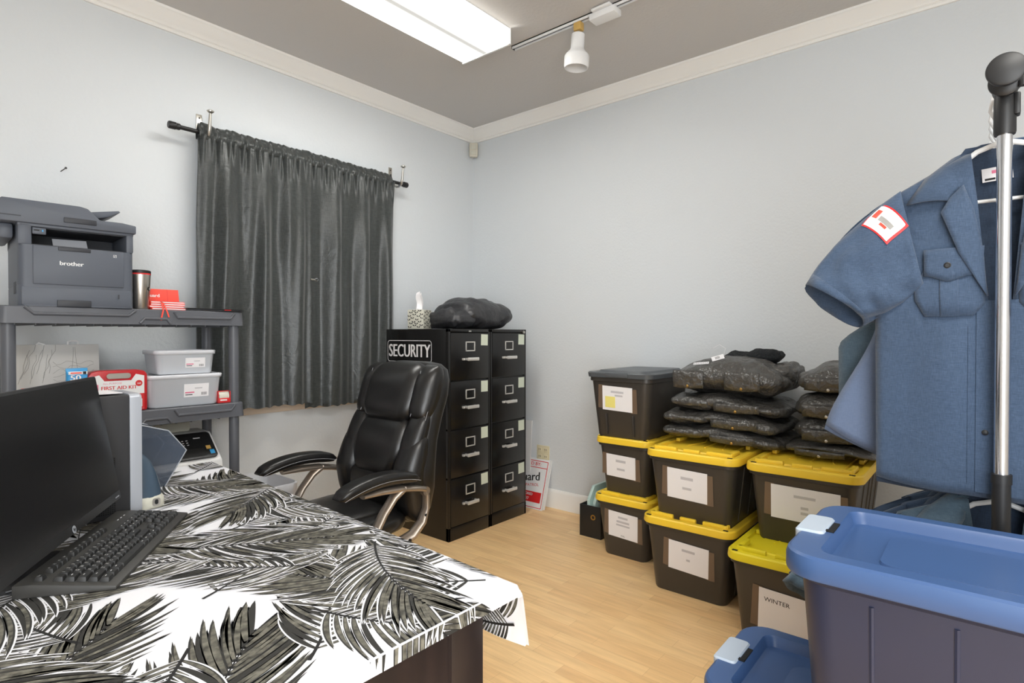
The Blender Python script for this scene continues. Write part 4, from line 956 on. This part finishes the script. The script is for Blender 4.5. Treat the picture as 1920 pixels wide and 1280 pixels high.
# narrow column by the file box
a1 = yellow_tote((2.875, 1.607, 0), .54, .362, .352, 'smaller black tote with yellow lid on the floor under the grey lidded tote stack')
paper_label(a1, .54, .362, .352, .045, -.005, .19, .185, .15, R(-3), [(0, .045, .06, .012), (0, .02, .08, .012), (0, .0, .085, .010)], [('XXL', 0, -.062, .014)])
a2 = yellow_tote((2.885, 1.607, .344), .53, .355, .345, 'smaller black tote with yellow lid in the middle of the three high stack')
paper_label(a2, .53, .355, .345, .045, .015, .18, .185, .13, R(-2), [(0, .030, .062, .014), (0, -.018, .05, .012)])
# charcoal tote with grey lid on top
t = thing('storage_tote', 'charcoal tote with a dark grey lid on top of the stack by the wall', 'tote', (2.855, 1.618, .6895))
L, Wd, h = .57, .41, .375
g = tote_body(G(), L, Wd, h, .045, False)
for s in (-1, 1): g.box((.033, s * .085, .075), (.012, .012, .12), bev=.003, rot=(0, R(-6), 0))
obj('body', g, 'tote', t, 30)
g = G(); g.loft([ring(L + .004, Wd + .004, .05, h - .03, 6, L / 2, 0), ring(L + .012, Wd + .012, .052, h - .006, 6, L / 2, 0), ring(L + .002, Wd + .002, .05, h, 6, L / 2, 0), ring(L - .08, Wd - .08, .04, h - .002, 6, L / 2, 0), ring(L - .10, Wd - .10, .04, h + .010, 6, L / 2, 0)], cap0=False); g.box((-.004, 0, h - .014), (.012, .14, .026), bev=.004); obj('lid', g, 'greylid', t, 30)
p, T = paper_label(t, L, Wd, h, .045, .01, .225, .19, .14, R(-2), [(.0, .038, .08, .012), (.01, .018, .05, .010)])
g = G(); g.box((-.045, -.022, .0012), (.064, .064, .001), T=T); obj('sticky_note', g, 'yellownote', p)
# nearest column
c1 = yellow_tote((2.43, .63, 0), .70, .455, .372, 'black tote with lemon yellow lid on the floor, pulled forward of the others', lid='yellow2')
paper_label(c1, .70, .455, .372, .045, .0, .15, .20, .18, R(-3), [], [('WINTER', -.03, .045, .026)])
c2 = yellow_tote((BX, .620, .364), BL, .455, .345, 'black tote with yellow lid under the jackets beside the hanging shirts')
paper_label(c2, BL, .455, .345, .045, -.015, .185, .27, .15, R(-1), [(.0, .035, .085, .012), (0, -.012, .03, .012), (0, -.035, .03, .012)])
# file box with green folders
t = thing('magazine_file', 'black file box with a metal finger ring on the floor behind the totes', 'file box', (3.08, 1.935, 0), rz=0)
g = G()
for (c, s) in (((.004, 0, .10), (.006, .155, .20)), ((.28, 0, .13), (.006, .155, .26)), ((.14, 0, .003), (.28, .155, .006)), ((.14, .075, .10), (.28, .005, .20)), ((.14, -.075, .10), (.28, .005, .20))): g.box(c, s, bev=.001)
obj('box', g, 'blackplastic', t)
g = G(); T = face_T((.0005, -.022, .13), (0, -1, 0), (-1, 0, 0)); g.lathe([(.010, 0), (.010, .002), (.017, .003), (.017, 0)], 24, T=T, cap0=False, cap1=False); obj('finger_ring', g, 'brass', t)
t = thing('plastic_wallet', 'pale green plastic wallets sticking out of the black file box', 'folder', (3.10, 1.93, .008))
g = G(); g.prism([(0, 0), (.22, 0), (.22, .30), (.06, .30), (0, .22)], .02, face_T((0, .04, 0), (1, 0, 0), (0, -1, 0)), bev=.001); g.prism([(0, 0), (.22, 0), (.22, .27), (.04, .27), (0, .20)], .02, face_T((0, .0, 0), (1, 0, 0), (0, -1, 0)), bev=.001); obj('sleeve', g, 'folder', t)

# blue totes in the foreground: long side along Y
def blue_tote(loc, Wd, L, h, label, latch_y):
    """origin at the front top-left lid corner; X is the short side, -Y the long side"""
    t = thing('storage_tote', label, 'tote', loc, group='blue storage totes')
    cx, cy = Wd / 2, -L / 2; tp = .03
    g = G(); g.loft([ring(Wd - 2 * tp - .05, L - 2 * tp - .05, .05, 0, 7, cx, cy), ring(Wd - 2 * tp - .04, L - 2 * tp - .04, .055, .01, 7, cx, cy), ring(Wd - 2 * tp + .005, L - 2 * tp + .005, .06, h - .06, 7, cx, cy), ring(Wd - .03, L - .03, .065, h - .05, 7, cx, cy), ring(Wd - .03, L - .03, .065, h - .03, 7, cx, cy)])
    for y in (-.15, -.27, -.41, -.53):
        for xs in (tp + .017, ): g.tube([(xs + .004, y * L / .7, .02), (xs - .018, y * L / .7, h - .075)], .0045, 6)
    obj('body', g, 'bluebody', t, 30)
    g = G()
    g.loft([ring(Wd - .004, L - .004, .07, h - .044, 7, cx, cy), ring(Wd, L, .072, h - .040, 7, cx, cy), ring(Wd, L, .072, h - .014, 7, cx, cy), ring(Wd - .006, L - .006, .070, h - .004, 7, cx, cy), ring(Wd - .018, L - .018, .064, h, 7, cx, cy), ring(Wd - .085, L - .125, .03, h, 7, cx, cy), ring(Wd - .092, L - .132, .028, h - .004, 7, cx, cy), ring(Wd - .106, L - .146, .025, h - .026, 7, cx, cy), ring(Wd - .118, L - .158, .022, h - .028, 7, cx, cy)], cap0=False)
    g.loft([ring(Wd - .22, L - .30, .035, h - .029, 6, cx, cy), ring(Wd - .225, L - .305, .034, h - .0225, 6, cx, cy)])
    obj('lid', g, 'blue', t, 30)
    for yy, s in ((0, 1), (-L, -1)):
        g = G(); g.loft([[Vector((cx + px, yy - s * .022 + py, z)) for px, py in rrect(a, b, .010)] for z, a, b in ((h - .040, .125, .055), (h + .001, .125, .056), (h + .005, .119, .050))])
        o = obj('latch', g, 'latch', t, 30)
        g = G(); g.box((cx, yy - s * .058, h + .0005), (.07, .012, .003)); g.box((cx - .03, yy - s * .054, h + .001), (.012, .02, .004), bev=.001); obj('latch_slot', g, 'darkgap', o)
    return t
blue_tote((1.187, .318, .452), .43, .72, .405, 'large blue tote with slate body stacked nearest the camera at right', 0)
blue_tote((1.315, .535, .0), .385, .72, .455, 'lower blue tote with grey latch on the floor under the large one', 0)

# ------------------------------------------------------------------ folded nylon jackets on the totes
BODY = {}
def skin_z(t, x, y): return max(p.z for p in BODY[t.name] if abs(p.x - x) < .022 and abs(p.y - y) < .022)
def jacket(loc, wy, dx, h, label, seed, rz=0, flap=((-.10, .16), (.14, .14)), fold=True, top=False, button='brass'):
    t = thing('folded_jacket', label, 'jacket', loc, rz, group='folded black jackets on the totes')
    g = G(); puff(g, (dx / 2, 0, h / 2), (dx, wy, h), 2.05 if top else 2.5, 72, 30, .014, 6, seed, amp2=.020, fr2=15, bend=lambda p: Vector((p.x, p.y, p.z + .018 * math.sin(p.y * 9 + 1.3) * (1 if not top else .6))), flatbot=-h / 2)
    bo = obj('body', g, 'nylon', t, 180); BODY[t.name] = [v.co.copy() for v in bo.data.vertices]
    if fold:
        g = G(); s = 1 if seed % 2 else -1
        puff(g, (dx * .42, wy * .29, h * .60), (dx * .92, wy * .44, h * .85), 2.4, 56, 24, .012, 9, seed + 4, amp2=.018, fr2=20); obj('folded_sleeve', g, 'nylon', t, 180)
    for cy, wd in flap:
        x = -.004; g = G()
        def q(u, v): return Vector((x - .006 - .010 * math.sin(PI * min(1, v + .15)) - .004 * math.sin(u * PI), cy - wd / 2 + wd * u, h * (.70 - .44 * v) - .006 * (1 - abs(2 * u - 1)) * v))
        g.loft([[q(u_ / 10, v_ / 5) for u_ in range(11)] for v_ in range(6)], closed=False)
        fl = obj('pocket_flap', g, 'nylon', t, 180); fl.modifiers.new('s', 'SOLIDIFY').thickness = .004
        g = G(); T = face_T((-.018, cy, h * .30), (0, -1, 0), (-1, 0, 0)); g.lathe([(.0065, 0), (.0065, .003), (.004, .005)], 14, T=T); obj('snap_button', g, button, fl)
    return t
ZB1 = BH - .008 + .345 + .012
hs = (.082, .090, .092, .20); z = ZB1; JL = ['lowest black jacket of the taller stack on the yellow tote lid', 'second jacket from the bottom of the taller stack', 'third jacket from the bottom of the taller stack', 'top black jacket with dark fleece collar and white tag on the taller stack']
for k in range(4):
    top = k == 3
    j = jacket((2.86 + (.0, .0, .01, .0)[k], (1.055, 1.05, 1.04, 1.03)[k], z), (.62, .60, .57, .56)[k], .50, hs[k], JL[k], 3 + k * 2, R((0, 1, -1, 0)[k]), ((.17, .16), (-.10, .17)) if top else ((-.08, .22),), not top, top)
    z += hs[k] - .010
    if top:
        g = G(); puff(g, (.30, -.05, hs[k] + .004), (.18, .32, .075), 2.2, 48, 20, .018, 14, 31, amp2=.02, fr2=30, bend=lambda p: Vector((p.x, p.y, p.z - .10 * p.y))); obj('fleece_collar', g, 'fur', j, 180)
        g = G(); puff(g, (.30, -.23, hs[k] * .62), (.34, .12, .13), 2.2, 40, 20, .02, 12, 12, amp2=.03, fr2=20); obj('rolled_sleeve', g, 'nylon', j, 180)
        g = G(); T = face_T((.10, .055, skin_z(j, .10, .055) - .006), (0, -1, .0), (-.62, 0, .78)) @ Matrix.Rotation(R(28), 4, 'Z'); g.box((0, 0, .008), (.062, .036, .001), T=T)
        for q in range(6): g.box((-.012 + .004 * q, 0, .0088), (.0018, .02, .0004), m=1, T=T)
        g.tube([T @ Vector((.03, 0, .008)), T @ Vector((.05, .03, .03)), T @ Vector((.03, .075, .03)), T @ Vector((-.005, .085, .012))], .0011, 6, m=0); obj('price_tag', g, ['paper', 'ink'], j)
        g = G(); T = face_T((.07, .13, skin_z(j, .07, .13) - .010), (0, -1, .10), (-.75, 0, .66)); g.box((0, 0, .010), (.082, .014, .001), T=T)
        for q in range(8): g.box((-.034 + .0095 * q, 0, .0108), (.006, .009, .0004), m=1, T=T)
        obj('chest_label', g, ['paper', 'smudge'], j)
hs2 = (.062, .115, .125, .135); z = ZB1 - .002; JL2 = ['lowest flat jacket of the shorter stack beside the hanging shirts', 'second jacket from the bottom of the shorter stack, with a pointed pocket flap', 'third jacket from the bottom of the shorter stack, with a silver snap', 'top smooth dark jacket of the shorter stack half hidden by shirts']
for k in range(4):
    j = jacket((2.84 + (.0, .02, .02, .03)[k], (.555, .53, .53, .525)[k], z), (.40, .37, .37, .37)[k], .50, hs2[k], JL2[k], 21 + k * 3, R((0, 1, 0, -1)[k]), ((.03, .20),), False, False, 'nickel')
    z += hs2[k] - .010

# ------------------------------------------------------------------ garment rack with hanging shirts
PXX, PY, ZR, ZR2 = 1.735, -.02, 1.845, .972
t = thing('garment_rack', 'chrome and black garment rack with a disc end cap at right', 'clothes rack', (0, 0, 0))
RX1 = 2.95
for x, lab in ((PXX, None), (RX1, None)):
    g = G(); g.cyl((x, PY, .93), (x, PY, 1.77), .0145, n=28); up = obj('upper_pole', g, 'chrome', t)
    g = G(); g.cyl((x, PY, .03), (x, PY, .955), .0175, n=28); g.cyl((x, PY, .935), (x, PY, .957), .0195, n=28); obj('lower_pole', g, 'blackplastic', t)
    g = G(); g.lathe([(.019, 1.735), (.0205, 1.74), (.0205, 1.80), (.019, 1.835), (.016, 1.845)], 28, T=Matrix.Translation((x, PY, 0))); g.cyl((x - .03, PY, ZR), (x + .03, PY, ZR), .0235, n=28); g.box((x, PY - .021, 1.80), (.03, .012, .05), bev=.004); obj('connector', g, 'blackplastic', t)
g = G(); g.cyl((PXX - .115, PY, ZR), (RX1 + .08, PY, ZR), .0125, n=24); obj('rail', g, 'chrome', t)
g = G(); T = face_T((PXX - .112, PY, ZR), (0, 1, 0), (-1, 0, 0)); g.lathe([(.016, -.028), (.016, -.006), (.034, -.005), (.035, .001), (.034, .006), (.030, .0085)], 40, T=T); obj('end_disc', g, 'blackplastic', t)
g = G(); T = face_T((PXX - .03, PY, ZR), (0, 1, 0), (-1, 0, 0)); g.lathe([(.024, -.01), (.031, 0), (.031, .008), (.022, .014)], 32, T=T); g.cyl((PXX - .045, PY - .03, ZR - .02), (PXX - .045, PY - .03, ZR + .01), .008, n=14); obj('flange', g, 'blackplastic', t)
g = G(); g.cyl((PXX, PY, ZR2), (RX1, PY, ZR2), .011, n=20); obj('lower_rail', g, 'blackplastic', t)
g = G(); g.cyl((PXX, PY, .045), (RX1, PY, .045), .0145, n=20); obj('base_bar', g, 'blackplastic', t)
g = G(); g.cyl((RX1, PY - .25, .03), (RX1, PY + .25, .03), .0145, n=20); obj('foot', g, 'blackplastic', t)
# front foot runs only to the free side of the totes
g = G(); g.cyl((PXX + .01, PY - .25, .03), (PXX + .01, PY + .25, .03), .0145, n=20); obj('foot', g, 'blackplastic', t)

def smooth(x): x = max(0, min(1, x)); return x * x * (3 - 2 * x)
def lerpk(K, z):
    for (a, b), (c, d) in zip(K, K[1:]):
        if z >= c: return b + (d - b) * (z - a) / (c - a)
    return K[-1][1]
def hanger(x, zr, label, tilt=0.0, my='white', swing=0.0):
    t = thing('clothes_hanger', label, 'hanger', (x, PY, zr), R(tilt), group='white plastic hangers on the rack')
    g = G(); r = .021
    pts = [(0, r * math.cos(a) , -r * .2 + r * math.sin(a) + .0) for a in [R(200 - 12 * k) for k in range(19)]]
    pts = [(0, -.020, -.012)] + [(0, -r * math.cos(R(12 * k)), r * math.sin(R(12 * k)) - .002) for k in range(15)] + [(0, .026, -.03), (0, .012, -.062), (0, 0, -.085), (0, 0, -.112)]
    g.tube(pts, .0042, 10, flat=1.3, upv=(1, 0, 0)); obj('hook', g, my, t)
    g = G()
    for s in (-1, 1): g.tube([(0, s * .0, -.105), (0, s * .05, -.122), (0, s * .12, -.176), (0, s * .175, -.212), (0, s * .19, -.230), (0, s * .18, -.240)], .0052, 10, flat=1.2)
    g.tube([(0, -.185, -.240), (0, -.1, -.244), (0, .1, -.244), (0, .185, -.240)], .0045, 10); obj('bar', g, my, t)
    return t

def shirt(x, zr, label, seed, m='shirt', detail=True, hw=1.0, flare=0.0, flz=0.0, len_=1.0, inner='shirt', tilt=0.0, wd=.035, slv=1.0, fls=.4):
    """open short-sleeved shirt on a hanger; x towards -X is its front. Heights below are for a rail at 1.845"""
    t = thing('uniform_shirt', label, 'shirt', (x, -.018, zr), R(tilt), group='blue uniform shirts')
    ZB = 1.845
    if not detail: wd *= .75
    tk = 1.0 if detail else .6
    def Z(z): return (z - ZB) * len_
    OUT = [(1.72, .07), (1.639, .222), (1.50, .208), (1.40, .232), (1.33, .257), (.88, .252)]
    INN = [(1.72, .060), (1.60, .046), (1.40, .028), (1.20, .012), (.88, .014)]
    def out(z): return lerpk(OUT, z) * hw + flare * smooth((1.36 - z) / fls)
    def hemz(u): return .888 + .012 * u ** 4 + flz * u ** 1.5
    def ef(a, z):
        f = 1 - (a / (out(z) + .002)) ** 2
        e = wd * max(0, f) ** .6 + .016 * max(0, f) ** .5 * noise.noise(Vector((a * 8, z * 2.6, seed))) + .007 * max(0, f) * math.sin(a * 30 + seed + z * 3)
        return e
    def fp(a, z, off=0.0): return Vector((-(ef(a, z) + off), a, Z(z)))
    def bk(a, z): f = max(0, 1 - (a / (out(z) + .002)) ** 2); return Vector((wd * 1.0 * f ** .6 + .008 * f * math.sin(a * 25 + seed), a, Z(z)))
    NR = 34
    g = G()
    for s in (-1, 1):
        rows = []
        for k in range(NR + 1):
            row = []
            for j in range(15):
                u = j / 14; zb = hemz(u); z = 1.718 + (zb - 1.718) * k / NR; i_ = lerpk(INN, z) * (1 if s > 0 else .8); a = i_ + (out(z) - i_) * u
                row.append(fp(s * a, z))
            rows.append(row)
        g.loft(rows, 0, closed=False)
    rows = []
    for k in range(NR + 1):
        row = []
        for j in range(25):
            u = -1 + 2 * j / 24; zb = hemz(abs(u)) - .015; zt = 1.735 - .0; z = zt + (zb - zt) * k / NR; row.append(bk(out(min(z, 1.72)) * u, z))
        rows.append(row)
    g.loft(rows, 1, closed=False)
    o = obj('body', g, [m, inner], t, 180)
    o.modifiers.new('s', 'SOLIDIFY').thickness = .0015
    # sleeves
    S1, S2, H1, H2 = Vector((.200, 1.648)), Vector((.150, 1.404)), Vector((.424, 1.411)), Vector((.284, 1.318))
    H1 = S1 + (H1 - S1) * slv; H2 = S2 + (H2 - S2) * slv
    def sl(v, th, s, off=0.0):
        bow = math.sin(PI * v) * .022
        A = S1.lerp(H1, v) + Vector((bow * .6, bow)); B = S2.lerp(H2, v) + Vector((-.0, -bow * .7))
        c, ax = (A + B) / 2, (A - B) / 2; te = (.036 + .022 * v) * tk + off
        ca, sa = math.cos(th), math.sin(th); ca = math.copysign(abs(ca) ** .8, ca); sa_ = math.copysign(abs(sa) ** .8, sa)
        n_ = .018 * noise.noise(Vector((v * 4.5, math.cos(th) * 2.6, math.sin(th) + seed))) + .004 * math.sin(8 * th + 5 * v + seed) * v
        e = te * sa_ + n_ * (1 if sa > 0 else -1)
        p = c + ax * ca
        zz = p.y + v * v * (.022 * sa_ if sa > 0 else .040 * sa_)
        return Vector((-(e + .012), s * p.x * (hw if s > 0 else hw), Z(zz)))
    for s in (-1, 1):
        g = G(); n = 36
        rows = [[sl(v / 16, 2 * PI * k / n, s) for k in range(n)] for v in range(17)]
        g.loft(rows, 0, False, False)
        rows = [[sl(v, 2 * PI * k / n, s, .0025) for k in range(n)] for v in (.90, .95, 1.004)]
        g.loft(rows, 0, False, False)
        so = obj('sleeve', g, m, t, 180); md = so.modifiers.new('s', 'SOLIDIFY'); md.thickness = .0015
        if detail and s > 0:
            # shoulder patch: white with a red border, softened print
            def inv(a, z):
                best = None
                for i_ in range(41):
                    for j_ in range(41):
                        v, th = i_ / 40 * .9, PI * j_ / 40; p = sl(v, th, 1); dd = (p.y - a) ** 2 + (p.z - Z(z)) ** 2
                        if best is None or dd < best[0]: best = (dd, v, th)
                return best[1:]
            C = [inv(*q) for q in ((.238, 1.617), (.168, 1.553), (.222, 1.508), (.286, 1.566))]
            def pq(u, w, off):
                a = [C[0][i_] * (1 - u) * (1 - w) + C[1][i_] * u * (1 - w) + C[2][i_] * u * w + C[3][i_] * (1 - u) * w for i_ in (0, 1)]
                return sl(a[0], a[1], 1, off)
            g = G(); g.loft([[pq(u / 8, w_ / 8, .004) for u in range(9)] for w_ in range(9)], 0, closed=False)
            g.loft([[pq(.05 + .9 * u / 8, .06 + .88 * w_ / 8, .0052) for u in range(9)] for w_ in range(9)], 1, closed=False)
            def bar(u0, u1, w0, w1, mm): g.loft([[pq(u0 + (u1 - u0) * i_ / 4, w0 + (w1 - w0) * j_ / 3, .0060) for i_ in range(5)] for j_ in range(4)], mm, closed=False)
            bar(.12, .30, .24, .58, 3); bar(.36, .82, .40, .58, 2); bar(.48, .72, .60, .70, 3)
            obj('shoulder_patch', g, ['red', 'white', 'pencil', 'orangered'], so)
    # collar and lapels
    g = G()
    for s in (-1, 1):
        I = [(.0, 1.742, -.045), (.035, 1.738, -.035), (.062, 1.715, -.005), (.066, 1.66, .022), (.087, 1.603, .040)]
        O = [(.0, 1.748, -.052), (.045, 1.748, -.052), (.100, 1.722, -.028), (.150, 1.672, .018), (.187, 1.607, .040)]
        rows = []
        for (a, z, e), (a2, z2, e2) in zip(I, O):
            rows.append([Vector((-(e + (e2 - e) * k / 6 + .012 * math.sin(PI * k / 6)), s * (a + (a2 - a) * k / 6) * (hw ** .5), Z(z + (z2 - z) * k / 6 + .004 * math.sin(PI * k / 6)))) for k in range(7)])
        g.loft(rows, 0, closed=False)
        I2 = [(.072, 1.64), (.052, 1.58), (.034, 1.48), (.028, 1.40), (.024, 1.37)]; O2 = [(.098, 1.612), (.116, 1.578), (.080, 1.475), (.042, 1.40), (.026, 1.37)]
        rows = [[fp(s * (a + (a2 - a) * k / 5), z + (z2 - z) * k / 5, .010 + .006 * math.sin(PI * (1 - k / 10))) for k in range(6)] for (a, z), (a2, z2) in zip(I2, O2)]
        g.loft(rows, 0, closed=False)
    co = obj('collar', g, m, t, 180); co.modifiers.new('s', 'SOLIDIFY').thickness = .0025
    if not detail: return t
    def patch(g, rows, off, s, mm=0, n=10):
        g.loft([[fp(s * (aL + (aR - aL) * k / n), zl + (zr_ - zl) * k / n, off) for k in range(n + 1)] for (aL, zl), (aR, zr_) in rows], mm, closed=False)
    for s in (1, -1):
        g = G(); patch(g, [((.150, 1.44), (.032, 1.44)), ((.169, 1.392), (.030, 1.40)), ((.168, 1.365), (.030, 1.354)), ((.147, 1.323), (.052, 1.324))], .0035, s)
        patch(g, [((.117, 1.43), (.080, 1.43)), ((.117, 1.37), (.080, 1.37)), ((.115, 1.3225), (.079, 1.3225))], .0060, s)
        pk = obj('pocket', g, m, t, 180); pk.modifiers.new('s', 'SOLIDIFY').thickness = .002
        g = G(); top_ = [(.150 - .0118 * k, 1.490) for k in range(11)]
        bot = [(.149 - .0113 * k, 1.424 - (.0125 * max(0, 1 - abs(k - 4.2) / 3.2)) - .004 * math.sin(PI * k / 10)) for k in range(11)]
        g.loft([[fp(s * (a + (a2 - a) * q / 4), z + (z2 - z) * q / 4, .0085) for (a, z), (a2, z2) in zip(top_, bot)] for q in range(5)], closed=False)
        fl = obj('pocket_flap', g, m, pk, 180); fl.modifiers.new('s', 'SOLIDIFY').thickness = .0025
        g = G(); p = fp(s * .102, 1.448, .0095); T = face_T(p, (0, -1, 0), (-1, 0, 0)); g.lathe([(.0075, 0), (.0075, .002), (.0055, .003), (.0045, .002)], 20, T=T); obj('button', g, 'blackplastic', fl)
        g = G(); g.loft([[fp(s * (.060 + .028 * (1.60 - z) * 0 + d_), z, .0022) for d_ in (.0, .0012)] for z in [1.30 - .02 * k for k in range(20)]], closed=False)
        g.loft([[fp(s * (.012 + d_), z, .0028) for d_ in (0, .034)] for z in [1.36 - .02 * k for k in range(24)]], closed=False)
        obj('placket', g, m, t, 180)
    g = G()
    for z in (1.045,): T = face_T(fp(.028, z, .004), (0, -1, 0), (-1, 0, 0)); g.lathe([(.0065, 0), (.0065, .002), (.005, .003)], 18, T=T)
    obj('button', g, 'blackplastic', t)
    g = G(); q0 = bk(.01, 1.67); T = face_T((q0.x - .006, .010, Z(1.672)), (0, -1, .0), (-1, 0, .08)) @ Matrix.Rotation(R(4), 4, 'Z')
    g.box((0, 0, 0), (.058, .034, .001), T=T); g.box((.020, -.010, .0008), (.014, .006, .0003), m=1, T=T); g.box((-.014, -.011, .0008), (.02, .005, .0003), m=2, T=T); g.box((.0, .006, .0008), (.02, .008, .0003), m=3, T=T); obj('neck_label', g, ['paper', 'red', 'ink', 'pink'], t)
    return t
def hang(x, label_s, label_h, seed, **k):
    zr = k.pop('zr', ZR); tilt = k.get('tilt', 0)
    hanger(x, zr, label_h, tilt); return shirt(x, zr, label_s, seed, **k)
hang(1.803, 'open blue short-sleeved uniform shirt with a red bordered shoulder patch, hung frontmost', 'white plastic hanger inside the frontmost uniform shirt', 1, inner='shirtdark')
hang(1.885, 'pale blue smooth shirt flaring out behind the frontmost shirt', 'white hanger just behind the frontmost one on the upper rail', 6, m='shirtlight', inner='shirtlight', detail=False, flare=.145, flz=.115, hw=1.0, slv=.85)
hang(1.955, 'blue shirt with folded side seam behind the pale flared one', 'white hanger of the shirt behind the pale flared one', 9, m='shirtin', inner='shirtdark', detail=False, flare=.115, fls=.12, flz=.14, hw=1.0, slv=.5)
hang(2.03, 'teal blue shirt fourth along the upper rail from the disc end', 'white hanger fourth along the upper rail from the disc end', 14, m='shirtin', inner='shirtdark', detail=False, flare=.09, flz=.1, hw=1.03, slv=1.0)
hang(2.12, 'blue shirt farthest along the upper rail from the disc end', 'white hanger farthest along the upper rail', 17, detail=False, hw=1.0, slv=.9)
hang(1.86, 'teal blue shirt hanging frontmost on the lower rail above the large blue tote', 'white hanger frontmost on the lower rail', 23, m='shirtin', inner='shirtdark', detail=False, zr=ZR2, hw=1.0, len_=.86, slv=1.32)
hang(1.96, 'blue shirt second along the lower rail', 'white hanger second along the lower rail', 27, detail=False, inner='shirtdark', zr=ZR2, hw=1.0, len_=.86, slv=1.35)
hang(2.06, 'blue shirt third along the lower rail', 'white hanger third along the lower rail', 31, detail=False, inner='shirtdark', zr=ZR2, len_=.86, slv=1.0)
